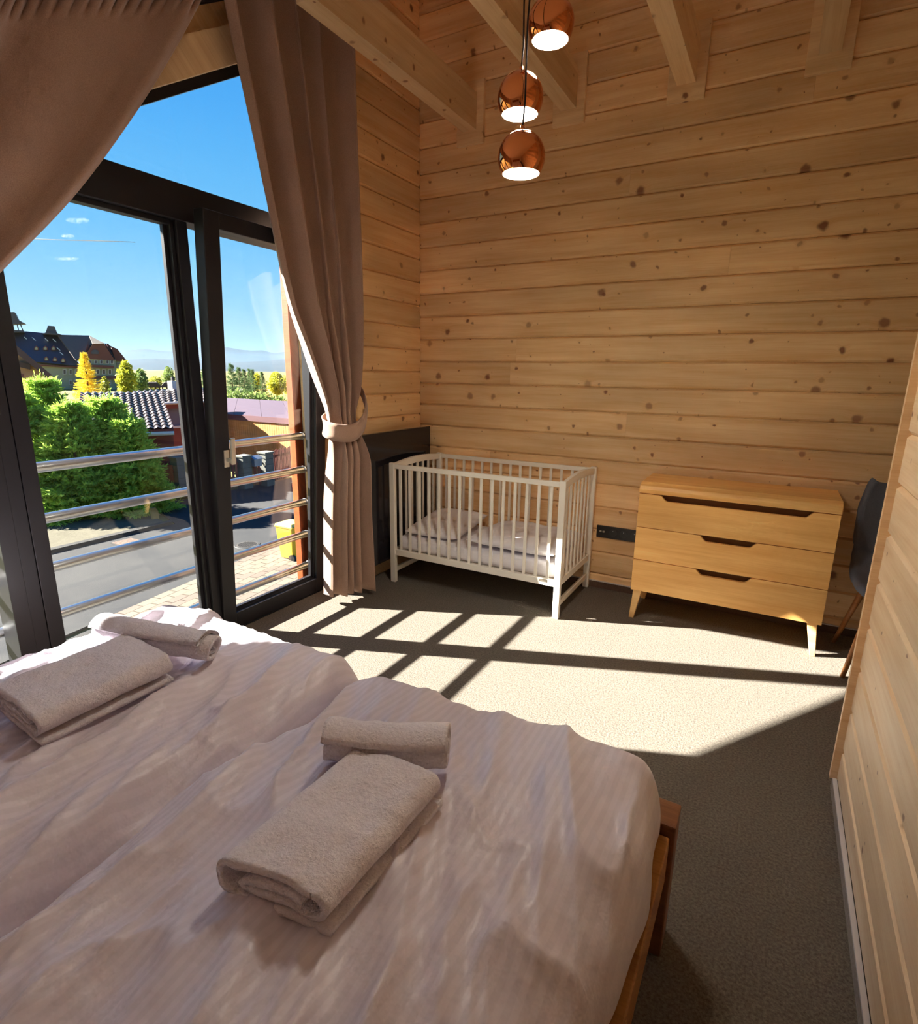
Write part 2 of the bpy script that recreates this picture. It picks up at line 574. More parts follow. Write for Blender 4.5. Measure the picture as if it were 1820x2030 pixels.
# ---------------------------------------------------------------- window wall
XW = -0.12
def zs(y): return 2.548 + 0.6 * (y + 2.034)      # lower edge of the sloping window head
win = empty('window_1', (XW, -1.9, 0)); tag(win, 'full height anthracite gable window with sloping head', kind='structure')
for (a, b, xf) in ((-2.80, -2.742, -0.117), (-2.742, -2.690, -0.122), (-2.690, -2.63, -0.119)):
    MB().box((-0.24, a + 0.0006, 0), (xf, b - 0.0006, zs(-2.72))).build('mullion', FRAME, win, bevel=0.002)
# fixed mullion between the two doors, with glazing beads on the left
MB().box((-0.215, -1.893, 0), (-0.128, -1.835, 2.15)).build('mullion', FRAME, win, bevel=0.003)
MB().box((-0.205, -1.912, 0.09), (-0.150, -1.892, 2.14)).build('glazing_bead', FRAME, win, bevel=0.002)
MB().box((-0.200, -1.930, 0.09), (-0.176, -1.911, 2.14)).build('glazing_bead', FRAME, win, bevel=0.002)
MB().box((-0.24, -2.66, 2.14), (XW, -0.96, 2.302)).build('transom', FRAME, win, bevel=0.004)
MB().box((-0.20, -2.63, 2.118), (-0.15, -1.9, 2.141)).build('glazing_bead', FRAME, win, bevel=0.002)
MB().box((-0.24, -1.015, 0), (XW - 0.005, -0.93, zs(-0.97) + 0.05)).build('jamb', FRAME, win, bevel=0.003)
MB().box((-0.24, -3.76, 0), (XW, -3.69, zs(-3.7))).build('jamb', FRAME, win, bevel=0.003)
MB().box((-0.24, -3.75, -0.06), (XW, -0.95, 0.004)).build('threshold', FRAME, win)
MB().box((-0.215, -2.63, 0.0), (-0.13, -1.89, 0.095)).build('bottom_rail', FRAME, win, bevel=0.003)
MB().box((-0.215, -3.70, 0.0), (-0.13, -2.80, 0.095)).build('bottom_rail', FRAME, win, bevel=0.003)
b = MB()
b.prism([Vector((0, -3.76, zs(-3.76))), Vector((0, -0.95, zs(-0.95))), Vector((0, -0.95, zs(-0.95) + 0.075)), Vector((0, -3.76, zs(-3.76) + 0.075))], (-0.24, 0, 0), (XW, 0, 0))
b.build('head', FRAME, win, fix=True)
def pane(poly, x, t=0.02):
    return MB().prism([Vector((0, y, z)) for y, z in poly], (x - t, 0, 0), (x, 0, 0))
pane([(-2.64, 0.09), (-1.89, 0.09), (-1.89, 2.15), (-2.64, 2.15)], -0.182, 0.006).build('pane', GLASS, win, fix=True)
pane([(-3.70, 0.09), (-2.79, 0.09), (-2.79, zs(-2.79) + .02), (-3.70, zs(-3.70) + .02)], -0.182, 0.006).build('pane', GLASS, win, fix=True)
pane([(-2.47, 2.30), (-1.0, 2.30), (-1.0, zs(-1.0) + .02), (-2.47, zs(-2.47) + .02)], -0.182, 0.006).build('pane', GLASS, win, fix=True)
# tilted sash of the right hand door
ta = math.radians(3.36)
def tilt(bm_):
    v2 = []
    for (x, y, z) in bm_.v:
        dx = x - XW
        v2.append((XW + dx * math.cos(ta) + z * math.sin(ta), y, z * math.cos(ta) - dx * math.sin(ta) + 0.006))
    bm_.v = v2
    return bm_
S0, S1, SZ = -1.845, -1.022, 2.185
sash = MB()
x0, x1 = -0.19, XW
tilt(sash.box((x0, S0, 0), (x1, S0 + 0.088, SZ))).build('sash_stile', FRAME, win, bevel=0.004)
tilt(MB().box((x0, S1 - 0.083, 0), (x1, S1, SZ))).build('sash_stile', FRAME, win, bevel=0.004)
tilt(MB().box((x0, S0 + 0.086, 0), (x1 - 0.001, S1 - 0.081, 0.097))).build('sash_rail', FRAME, win, bevel=0.004)
tilt(MB().box((x0, S0 + 0.086, SZ - 0.075), (x1 - 0.001, S1 - 0.081, SZ))).build('sash_rail', FRAME, win, bevel=0.004)
for d, xx in ((0.0, -0.143), (0.012, -0.158)):
    bd = MB()
    bd.box((xx - 0.02, S0 + 0.088, 0.097), (xx, S1 - 0.083, 0.103 + d))
    bd.box((xx - 0.02, S1 - 0.089 - d, 0.097), (xx, S1 - 0.083, SZ - 0.075))
    tilt(bd).build('glazing_bead', FRAME, win)
tilt(pane([(S0 + 0.08, 0.09), (S1 - 0.08, 0.09), (S1 - 0.08, SZ - 0.07), (S0 + 0.08, SZ - 0.07)], -0.165, 0.006)).build('pane', GLASS, win, fix=True)
HNDL = plain('champagne_handle', lin(214, 206, 192), 0.3, 0.6)
# lever handle on the left stile of the tilted sash
yh = S0 + 0.062
tilt(MB().box((XW, yh - 0.014, 0.955), (XW + 0.008, yh + 0.016, 1.045))).build('handle_plate', HNDL, win, bevel=0.002)
tilt(MB().box((XW + 0.008, yh - 0.006, 0.985), (XW + 0.05, yh + 0.012, 1.005))).build('handle_neck', HNDL, win, bevel=0.002)
tilt(MB().box((XW + 0.04, yh - 0.004, 0.975), (XW + 0.055, yh + 0.020, 1.115))).build('handle_lever', HNDL, win, bevel=0.003)
MB().tube([(-0.14, -1.78, 2.135), (-0.06, -1.80, 2.14), (-0.01, -1.80, 2.16)], 0.006, 8).build('tilt_arm', STEEL, win)

# sloping pine plate above the window head and the gable boards over it
bm1 = MB()
def zlo(y): return 2.593 + 0.61 * (y + 2.036)
def zhi(y): return 2.87 + 0.60 * (y + 1.848)
bm1.prism([Vector((0, -3.9, zlo(-3.9))), Vector((0, -0.94, zlo(-0.94))), Vector((0, -0.94, zhi(-0.94))), Vector((0, -3.9, zhi(-3.9)))], (-0.25, 0, 0), (0.0, 0, 0))
tag(bm1.build('trim_2', BEAM, fix=True), 'sloping pine rafter over the gable window', kind='structure')
bm2 = MB()
bm2.prism([Vector((0, -3.9, zhi(-3.9))), Vector((0, -0.94, zhi(-0.94))), Vector((0, -0.94, zc(-0.94) + .02)), Vector((0, -3.9, zc(-3.9) + .02))], (-0.27, 0, 0), (-0.06, 0, 0))
tag(bm2.build('trim_3', PINE, fix=True), 'boarding between rafter and sloping ceiling', kind='structure')

# ---------------------------------------------------------------- tie beams with collars
def beam(xc, label):
    e = empty('ceiling_beam', (xc, 0, 3.03)); tag(e, label, 'beam', 'pine tie beams under the roof')
    y0 = yc(3.03 + 0.22) + 0.02
    me = MB().box((0, -0.049, 0), (-y0, 0.049, 0.215)).mesh('beam')
    me.materials.append(BEAM)
    link('beam', me, None, e, (0, y0, 0), (0, 0, math.pi / 2)).location = (0, y0, 0)
    cb = MB()
    X0, X1, Y0, Y1, Z0, Z1 = xc - 0.1, xc + 0.1, -0.026, 0.001, 2.95, 3.32
    cb.box((X0, Y0, Z0), (X1, Y1, Z1))
    cb.build('collar', BEAM, e, bevel=0.002)
beam(0.415, 'pine tie beam nearest the window and right curtain')
beam(1.098, 'pine tie beam passing just behind the copper lamps')
beam(1.775, 'pine tie beam right of the copper lamps')
beam(2.446, 'rightmost pine tie beam at the top edge')

# ================================================================ FURNITURE
# ---------------------------------------------------------------- bed
bed = empty('double_bed', (1.4, -3.45, 0)); tag(bed, 'oak double bed frame with dark corner posts', 'bed')
for (x, y) in ((2.333, -2.455), (0.47, -2.455), (2.33, -4.55), (0.47, -4.55)):
    MB().box((x - 0.03, y - 0.045, 0), (x + 0.03, y + 0.045, 0.40)).build('post', BEDD, bed, bevel=0.004)
for xa, xb in ((2.272, 2.352), (0.448, 0.528)):
    MB().box((xa, -4.51, 0.24), (xb, -2.503, 0.372)).build('side_rail', BEDW, bed, bevel=0.004)
MB().box((0.50, -2.48, 0.2), (2.30, -2.44, 0.38)).build('footboard', BEDW, bed, bevel=0.004)
MB().box((0.44, -4.62, 0.15), (2.36, -4.58, 0.95)).build('headboard', BEDW, bed, bevel=0.006)
mat_o = rounded('mattress', (0.52, -4.55, 0.22), (2.255, -2.50, 0.44), 0.05, LINENW)
tag(mat_o, 'white mattress under the two duvets on the double bed', 'mattress')

def nz(x, y, z=0.0): return noise.noise(Vector((x, y, z)))
def ridge(x, y, z=0.0): return (1 - abs(nz(x, y, z))) ** 4
def duvet(name, xa, xb, ya, yb, zb, H, R, seed, label, tuck=0.0, rot=0.0):
    hx, hy, cx, cy_ = (xb - xa) / 2, (yb - ya) / 2, (xa + xb) / 2, (ya + yb) / 2
    ca, sa = math.cos(0.35), math.sin(0.35)
    def fn(u, v):
        a, c = 2 * u - 1, 2 * v - 1
        px, py = math.sin(a * math.pi / 2), math.sin(c * math.pi / 2)
        px = 0.55 * px + 0.45 * a if abs(a) < 0 else px
        ex, ey = (1 - abs(px)) * hx, (1 - abs(py)) * hy
        fx = math.sqrt(max(0, 1 - (1 - min(ex / R, 1)) ** 2))
        fy = math.sqrt(max(0, 1 - (1 - min(ey / (R * 0.9), 1)) ** 2))
        # rounded corner footprint
        cr = 0.10
        qx, qy = max(0, cr - ex) / cr, max(0, cr - ey) / cr
        sh = 0.045 * qx * qx * qy * qy
        x = cx + px * (hx - sh) + 0.018 * nz(py * 4 + seed, seed * 3.1) * abs(px) ** 6
        y = cy_ + py * (hy - sh) + 0.02 * nz(px * 4 + seed, seed * 5.7) * abs(py) ** 6
        x += 0.012 * nz(x * 6, y * 6, seed)
        f = (fx * fy)
        w = ca * x + sa * y; t = -sa * x + ca * y
        h = H * (f ** 0.9)
        big = 0.026 * nz(x * 2.0 + seed, y * 1.6) + 0.022 * nz(w * 4.2 + seed, t * 1.3, 2.0)
        wr = 0.034 * (ridge(w * 4.6 + seed, t * 1.2, 1.3) - 0.45) + 0.011 * (ridge(w * 15 + seed, t * 3.6 + 0.8 * nz(x * 4, y * 4), 7.7) - 0.45) + 0.026 * (ridge(w * 8.5 + seed, t * 2.4 + 0.6 * nz(x * 3, y * 3), 4.1) - 0.45)
        wr += 0.0045 * nz(w * 26, t * 8, seed) + 0.004 * nz(x * 16, y * 16, seed + 2)
        wr *= 0.35 + 0.65 * min(1.0, ey / 0.30) ** 1.5
        z = zb + h + (big + wr) * min(1, f * 1.3)
        for xf in (xa + (xb - xa) * 0.36, xa + (xb - xa) * 0.70):
            z += 0.0022 * math.exp(-((x - xf + 0.01 * nz(y * 2, seed)) / 0.006) ** 2) * f
        for yf in (-2.98, -3.46):
            z += 0.0025 * math.exp(-((y - yf + 0.015 * nz(x * 2, seed)) / 0.007) ** 2) * f
        return (x, y, z)
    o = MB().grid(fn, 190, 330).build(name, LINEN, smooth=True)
    tag(o, label, 'duvet', 'white striped duvets')
    return o, fn
dv_r, fn_r = duvet('duvet', 1.385, 2.332, -4.50, -2.435, 0.395, 0.185, 0.13, 3.0, 'white striped duvet on the right half of the bed, nearest the camera')
dv_l, fn_l = duvet('duvet', 0.36, 1.405, -4.50, -2.425, 0.395, 0.19, 0.15, 8.0, 'white striped duvet on the left half of the bed, beside the window')

# ---------------------------------------------------------------- towels
def ribbon(path, t):
    """closed cross-section (list of 2-d points) of a strip of thickness t along path"""
    L, Rr = [], []
    for i, p in enumerate(path):
        a = path[max(i - 1, 0)]; b = path[min(i + 1, len(path) - 1)]
        dx, dy = b[0] - a[0], b[1] - a[1]
        n = math.hypot(dx, dy) or 1
        nx, ny = -dy / n, dx / n
        L.append((p[0] + nx * t / 2, p[1] + ny * t / 2)); Rr.append((p[0] - nx * t / 2, p[1] - ny * t / 2))
    return L, Rr
def arc(cx, cy_, r, a0, a1, n=8, sy=1.0):
    return [(cx + r * math.cos(math.radians(a0 + (a1 - a0) * i / n)), cy_ + sy * r * math.sin(math.radians(a0 + (a1 - a0) * i / n))) for i in range(n + 1)]
def dens(path, step=0.008):
    o = [path[0]]
    for a, b in zip(path, path[1:]):
        d = math.hypot(b[0] - a[0], b[1] - a[1]); n = max(1, int(d / step))
        o += [(a[0] + (b[0] - a[0]) * i / n, a[1] + (b[1] - a[1]) * i / n) for i in range(1, n + 1)]
    return o
def towel_mesh(path, t, length, seed, fr, amp=0.004, bulge=None, nl=44):
    """sweep the folded strip along its length; fr(w, h, l) -> world point"""
    path = dens(path)
    L, Rr = ribbon(path, t)
    sec = L + Rr[::-1]
    n = len(sec)
    b = MB(); vs_, fs = [], []
    for j in range(nl + 1):
        l = length * j / nl
        e = min(l, length - l)
        for (w, h) in sec:
            dn = amp * nz(w * 30 + seed, l * 30, h * 30) + amp * 1.5 * nz(w * 9 + seed, l * 9, h * 6)
            ll = l + 0.006 * nz(w * 12 + seed, h * 40, 5) * (1 if j in (0, nl) else 0.4)
            vs_.append(fr(w + dn * 0.7, max(h + dn + (bulge(w, l) if bulge else 0) * min(1, h / 0.03), 0.0), ll))
    for j in range(nl):
        for i in range(n):
            i2 = (i + 1) % n
            fs.append((j * n + i, j * n + i2, (j + 1) * n + i2, (j + 1) * n + i))
    m_ = len(path)
    for base, flip in ((0, False), (nl * n, True)):
        for i in range(m_ - 1):
            q = (base + i, base + i + 1, base + n - 2 - i, base + n - 1 - i)
            fs.append(q if flip else q[::-1])
    return b.add(vs_, fs)
def folded(name, o, du, dl, W, H, length, seed, label, z0):
    """o: near left corner; du: unit across, dl: unit along"""
    r = H / 2 - 0.006
    path = [(W - 0.004, 0.007)] + [(r + 0.006, 0.007)] + arc(r + 0.006, H / 2, r, -90, -270, 10) + [(W - 0.034, H - 0.006)] + \
        arc(W - 0.034, H - 0.028, 0.022, 90, -90, 8) + [(0.065, H - 0.050)] + arc(0.065, H - 0.042, 0.008, 270, 90, 5) + [(W - 0.055, H - 0.030)]
    def fr(w, h, l):
        p = Vector(o) + Vector(du) * w + Vector(dl) * l
        sag = 0.008 * math.sin(w / W * math.pi) * math.sin(l / length * math.pi)
        return (p.x, p.y, z0 + h - sag * min(1, h / H))
    b = towel_mesh(path, 0.0125, length, seed, fr, bulge=lambda w, l: 0.004 * nz(w * 14, l * 14, seed))
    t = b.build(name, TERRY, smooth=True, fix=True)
    return tag(t, label, 'towel', 'folded white bath towels')
def rolled(name, A, B, r, seed, label, turns=2.6, flap=0.0):
    A, B = Vector(A), Vector(B)
    ax = (B - A).normalized(); side = Vector((-ax.y, ax.x, 0)).normalized(); up = ax.cross(side) * -1
    if up.z < 0: up = -up
    path = []
    N = int(turns * 22)
    for i in range(N + 1):
        q = i / N
        rr = 0.010 + (r - 0.016) * q
        an = 2 * math.pi * turns * q - math.pi * 0.35
        sq = 0.93
        path.append((rr * math.cos(an), sq * rr * math.sin(an)))
    L, Rr = ribbon(path, 0.0115)
    sec = L + Rr[::-1]; n = len(sec); nl = 44
    length = (B - A).length
    vs_, fs = [], []
    for j in range(nl + 1):
        l = length * j / nl
        for i, (w, h) in enumerate(sec):
            pi_ = i if i < len(path) else 2 * len(path) - 1 - i
            q = pi_ / (len(path) - 1)
            push = 0.0
            if j == nl: push = flap * math.sin(q * 9 + seed) + 0.006 * nz(q * 9, seed)
            if j == 0: push = -0.005 * nz(q * 9, seed + 3)
            dn = 0.004 * nz(w * 34 + seed, l * 34, h * 34) + 0.006 * nz(w * 9 + seed, l * 7, h * 9)
            rr = math.hypot(w, h) or 1e-6
            k_ = 1 + dn / max(rr, 0.02) * q
            p = A + ax * (l + push) + side * (w * k_) + up * (h * k_ - 0.006 * math.sin(l / length * math.pi))
            vs_.append(p)
    for j in range(nl):
        for i in range(n):
            i2 = (i + 1) % n
            fs.append((j * n + i, j * n + i2, (j + 1) * n + i2, (j + 1) * n + i))
    m_ = len(path)
    for base, flip in ((0, False), (nl * n, True)):
        for i in range(m_ - 1):
            q = (base + i, base + i + 1, base + n - 2 - i, base + n - 1 - i)
            fs.append(q if flip else q[::-1])
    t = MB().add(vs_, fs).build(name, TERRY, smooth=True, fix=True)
    return tag(t, label, 'towel', 'rolled white hand towels')
def unit(a, b):
    d = Vector((b[0] - a[0], b[1] - a[1], 0)); return d.normalized(), d.length
du, W = unit((1.722, -3.262), (1.948, -3.232)); dl, _ = unit((1.722, -3.262), (1.722, -2.90))
folded('bath_towel', (1.712, -3.262, 0), du, (0.03, 1, 0), 0.232, 0.078, 0.325, 1.0, 'folded white bath towel on the right duvet with layered end', 0.592)
rolled('hand_towel', (1.662, -2.925, 0.657), (1.910, -2.820, 0.660), 0.058, 4.0, 'rolled white hand towel lying at the far end of the right folded towel')
folded('bath_towel', (0.772, -3.205, 0), (1, -0.07, 0), (0.0, 1, 0), 0.282, 0.078, 0.335, 6.0, 'folded white bath towel on the left duvet near the window', 0.598)
rolled('hand_towel', (0.660, -2.862, 0.655), (1.060, -2.768, 0.655), 0.056, 9.0, 'rolled white hand towel with loose end, at the window side of the bed', flap=0.02)

# ---------------------------------------------------------------- crib
crib = empty('crib', (0.81, -0.335, 0)); tag(crib, 'white slatted baby crib in the corner', 'crib')
cx0, cx1, cyf, cyb, ch = 0.178, 1.438, -0.668, -0.018, 0.86
for x in (cx0, cx1 - 0.04):
    for y in (cyf, cyb - 0.03):
        MB().box((x, y, 0), (x + 0.04, y + 0.03, ch)).build('post', WHITEP, crib, bevel=0.003)
for y in (cyf + 0.004, cyb - 0.026):
    MB().box((cx0 + 0.04, y, 0.822), (cx1 - 0.04, y + 0.022, 0.853)).build('top_rail', WHITEP, crib, bevel=0.003)
    MB().box((cx0 + 0.04, y, 0.203), (cx1 - 0.04, y + 0.022, 0.246)).build('bottom_rail', WHITEP, crib, bevel=0.003)
    for i in range(15):
        x = 0.262 + i * 0.0776
        MB().box((x - 0.009, y + 0.006, 0.245), (x + 0.009, y + 0.016, 0.823)).build('slat', WHITEP, crib)
for x in (cx0 + 0.007, cx1 - 0.033):
    ys, ye = cyf + 0.03, cyb - 0.03
    n = 14
    top = [Vector((0, ys + (ye - ys) * i / n, ch - 0.008 + 0.022 * math.sin(math.pi * i / n))) for i in range(n + 1)]
    bot = [Vector((0, ys + (ye - ys) * i / n, ch - 0.048 + 0.016 * math.sin(math.pi * i / n))) for i in range(n + 1)]
    MB().prism(bot + top[::-1], (x, 0, 0), (x + 0.024, 0, 0)).build('arched_rail', WHITEP, crib, fix=True)
    MB().box((x, ys, 0.203), (x + 0.024, ye, 0.246)).build('end_rail', WHITEP, crib, bevel=0.003)
    MB().box((x + 0.002, ys, 0.07), (x + 0.022, ye, 0.105)).build('stretcher', WHITEP, crib, bevel=0.003)
    for i in range(7):
        y = ys + (ye - ys) * (i + 1) / 8
        zt = ch - 0.048 + 0.016 * math.sin(math.pi * (i + 1) / 8)
        MB().box((x + 0.007, y - 0.009, 0.245), (x + 0.017, y + 0.009, zt + 0.004)).build('slat', WHITEP, crib)
MB().box((cx0 + 0.03, cyf + 0.03, 0.225), (cx1 - 0.03, cyb - 0.03, 0.24)).build('base_board', WHITEP, crib)
PLATE = plain('grey_name_plate', lin(120, 110, 96), 0.4, 0.4)
MB().box((1.30, cyf + 0.002, 0.226), (1.352, cyf + 0.004, 0.242)).build('name_plate', PLATE, crib)
cm = rounded('crib_mattress', (0.222, -0.634, 0.241), (1.394, -0.052, 0.338), 0.03, LINENW)
tag(cm, 'white mattress inside the crib', 'mattress')
def cushion(name, c, hx, hy, hz, rz, label, cat, seed, mat=LINENW, wr=0.008, tilt_=(0, 0), n=46):
    ca, sa = math.cos(rz), math.sin(rz)
    def fn(side):
        def g(u, v):
            a, b = math.sin((2 * u - 1) * math.pi / 2), math.sin((2 * v - 1) * math.pi / 2)
            f = (1 - abs(a) ** 3.5) ** 0.5 * (1 - abs(b) ** 3.5) ** 0.5 if abs(a) < 1 and abs(b) < 1 else 0
            pull = 1 - 0.05 * (1 - abs(a) ** 2) * abs(b) ** 4 - 0.0
            x, y = a * hx, b * hy * pull
            z = side * hz * f + (wr * nz(x * 9 + seed, y * 9) + wr * 0.6 * ridge(x * 14 + seed, y * 5)) * f * (1 if side > 0 else 0.2)
            z += x * tilt_[0] + y * tilt_[1]
            return (c[0] + x * ca - y * sa, c[1] + x * sa + y * ca, c[2] + z)
        return g
    b = MB(); b.grid(fn(1), n, n); b.grid(fn(-1), n, n)
    o = b.build(name, mat, smooth=True, weld=True)
    return tag(o, label, cat)
cushion('crib_pillow', (0.455, -0.335, 0.398), 0.20, 0.27, 0.05, 0.06, 'white baby pillow at the left end of the crib', 'pillow', 2.0, tilt_=(0.0, 0.08))
cushion('crib_duvet', (1.075, -0.34, 0.390), 0.31, 0.285, 0.047, -0.04, 'folded white baby duvet at the right end of the crib', 'duvet', 5.0, wr=0.014)

# ---------------------------------------------------------------- dresser
dr = empty('dresser', (2.3, -0.21, 0)); tag(dr, 'honey oak dresser with three drawers and splayed legs', 'dresser')
dx0, dx1, dyf, dyb = 1.80, 2.80, -0.40, -0.02
MB().box((dx0 + 0.001, dyf + 0.022, 0.184), (dx0 + 0.022, dyb, 0.79)).build('side_panel', OAK, dr, bevel=0.003)
MB().box((dx1 - 0.022, dyf + 0.022, 0.184), (dx1 - 0.001, dyb, 0.79)).build('side_panel', OAK, dr, bevel=0.003)
MB().box((dx0 + 0.02, dyb - 0.012, 0.19), (dx1 - 0.02, dyb - 0.002, 0.80)).build('back_panel', OAK, dr)
MB().box((dx0 + 0.02, dyf + 0.022, 0.184), (dx1 - 0.02, dyb, 0.205)).build('bottom_panel', OAK, dr)
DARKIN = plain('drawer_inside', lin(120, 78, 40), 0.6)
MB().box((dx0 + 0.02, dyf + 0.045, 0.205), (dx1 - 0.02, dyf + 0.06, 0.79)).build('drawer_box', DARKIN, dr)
tp = MB()
yb_ = [( -0.012 + dyf + 0.006, 0.792), (dyf - 0.004, 0.815), (dyf + 0.006, 0.836), (dyf + 0.05, 0.852), (dyb, 0.852), (dyb, 0.792)]
tp.prism([Vector((0, y, z)) for y, z in yb_], (dx0 - 0.002, 0, 0), (dx1 + 0.002, 0, 0))
tp.build('top', OAK, dr, fix=True, bevel=0.004)
def drawer(z0, z1, a, b_, depth):
    """front with a finger cut-out in its top edge from x=a to x=b_"""
    pts = [(dx0 + 0.001, z0), (dx1 - 0.001, z0), (dx1 - 0.001, z1)]
    s_ = 0.045
    for i in range(9):
        q = i / 8; pts.append((b_ - s_ * q, z1 - depth * (0.5 - 0.5 * math.cos(math.pi * q))))
    for i in range(9):
        q = 1 - i / 8; pts.append((a + s_ * q, z1 - depth * (0.5 - 0.5 * math.cos(math.pi * q))))
    pts.append((dx0 + 0.001, z1))
    b = MB().prism([Vector((x, 0, z)) for x, z in pts], (0, dyf, 0), (0, dyf + 0.022, 0))
    b.build('drawer_front', OAK, dr, fix=True)
drawer(0.586, 0.787, 1.915, 2.688, 0.034)
drawer(0.384, 0.582, 2.148, 2.450, 0.034)
drawer(0.184, 0.380, 2.146, 2.450, 0.034)
for (tx, ty, bx, by) in ((1.838, -0.365, 1.818, -0.388), (2.757, -0.365, 2.783, -0.388), (1.838, -0.06, 1.818, -0.035), (2.757, -0.06, 2.783, -0.035)):
    MB().frustum((bx, by, 0), (0.014, 0.014), (tx, ty, 0.184), (0.024, 0.024)).build('leg', OAKL, dr, bevel=0.003)

# ---------------------------------------------------------------- socket strip
so = empty('socket_strip', (1.589, 0, 0.37)); tag(so, 'black four-gang socket strip on the pine wall', 'socket')
MB().box((1.461, -0.011, 0.370), (1.750, 0.002, 0.454)).build('plate', BLACKP, so, bevel=0.003)
for i in range(3):
    x = 1.575 + i * 0.0715
    r = MB()
    for ri, ro, y0, y1 in ((0.0, 0.026, -0.0118, -0.0112),):
        ring = [(x + ro * math.cos(a * math.pi / 12), 0.412 + ro * math.sin(a * math.pi / 12)) for a in range(24)]
        r.prism([Vector((p_[0], 0, p_[1])) for p_ in ring], (0, -0.0135, 0), (0, -0.011, 0))
    s_ = r.build('socket', GREYSOCK, so, fix=True)
    for dx_ in (-0.009, 0.009):
        MB().tube([(x + dx_, -0.0139, 0.412), (x + dx_, -0.0133, 0.412)], 0.0025, 8).build('hole', BLACKP, s_)
    MB().tube([(x, -0.018, 0.426), (x, -0.0133, 0.426)], 0.0022, 8).build('pin', STEEL, s_)
USB = plain('usb_port', lin(170, 165, 150), 0.4)
for x in (1.489, 1.510):
    MB().box((x - 0.007, -0.0125, 0.408), (x + 0.007, -0.0108, 0.420)).build('charging_port', USB, so)

# ---------------------------------------------------------------- radiator
RADM = plain('black_radiator', lin(34, 33, 38), 0.12, 0.0, spec=0.5)
RADE = plain('black_radiator_edge', lin(40, 38, 42), 0.4)
ra = empty('radiator', (0.09, -0.52, 0.13)); tag(ra, 'flat black panel radiator behind the crib', 'radiator')
MB().box((0.10, -1.0, 0.135), (0.122, -0.045, 1.06)).build('front_panel', RADM, ra, bevel=0.005)
MB().box((0.03, -0.985, 0.145), (0.10, -0.058, 1.050)).build('body', RADE, ra, bevel=0.004)
for y in (-0.85, -0.2):
    MB().box((-0.001, y - 0.02, 0.4), (0.031, y + 0.02, 0.8)).build('bracket', RADE, ra)

# ---------------------------------------------------------------- chair behind the partition
CHF = plain('grey_chair_fabric', lin(92, 94, 104), 0.9, var=0.1, vscale=160, bump=0.2, bscale=300)
CHW = wood('chair_walnut', lin(176, 118, 68), lin(140, 86, 44), knots=0.0, rough=0.4)
chair = empty('chair', (3.14, -0.36, 0)); tag(chair, 'grey upholstered chair with wooden legs half hidden behind the partition', 'chair')
def shell(u, v):
    # v: 0 front of seat .. 1 top of back ; u across
    s_ = 2 * u - 1
    pr = [(-0.60, 0.452), (-0.56, 0.470), (-0.45, 0.462), (-0.33, 0.452), (-0.24, 0.475), (-0.19, 0.56), (-0.165, 0.70), (-0.145, 0.83), (-0.135, 0.915), (-0.13, 0.935)]
    q = v * (len(pr) - 1); i = min(int(q), len(pr) - 2); t = q - i
    y = pr[i][0] + (pr[i + 1][0] - pr[i][0]) * t; z = pr[i][1] + (pr[i + 1][1] - pr[i][1]) * t
    w = 0.235 * (1 - 0.25 * max(0, v - 0.75) / 0.25 * abs(s_) ** 3) * (1 - 0.12 * (1 - min(1, v / 0.12)))
    lift = 0.03 * abs(s_) ** 3
    return (3.135 + s_ * w, y - (lift if v > 0.55 else 0) * 1.2, z + (lift if v <= 0.55 else 0))
sh = MB().grid(shell, 20, 40).build('shell', CHF, chair, smooth=True)
md = sh.modifiers.new('solid', 'SOLIDIFY'); md.thickness = 0.045; md.offset = -1
sb_ = sh.modifiers.new('sub', 'SUBSURF'); sb_.levels = 1; sb_.render_levels = 1
for (tx, ty, bx, by) in ((2.985, -0.50, 2.905, -0.579), (3.285, -0.50, 3.365, -0.579), (2.985, -0.26, 2.897, -0.140), (3.285, -0.26, 3.365, -0.140)):
    MB().tube([(bx, by, 0), (tx, ty, 0.435)], [0.011, 0.018], 12).build('leg', CHW, chair, smooth=True)

# ================================================================ CURTAINS
def interp(tab, z):
    """smooth (Hermite) curve through a table of (height, value)"""
    if z <= tab[0][0]: return tab[0][1]
    if z >= tab[-1][0]: return tab[-1][1]
    for i in range(len(tab) - 1):
        (a, va), (b, vb) = tab[i], tab[i + 1]
        if z <= b:
            def slope(k_):
                p_, n_ = tab[max(k_ - 1, 0)], tab[min(k_ + 1, len(tab) - 1)]
                return (n_[1] - p_[1]) / (n_[0] - p_[0])
            h_ = b - a; t = (z - a) / h_; m0, m1 = slope(i) * h_, slope(i + 1) * h_
            return (2 * t ** 3 - 3 * t * t + 1) * va + (t ** 3 - 2 * t * t + t) * m0 + (-2 * t ** 3 + 3 * t * t) * vb + (t ** 3 - t * t) * m1
def zrod(y): return 3.00 + 0.605 * (y + 1.85)

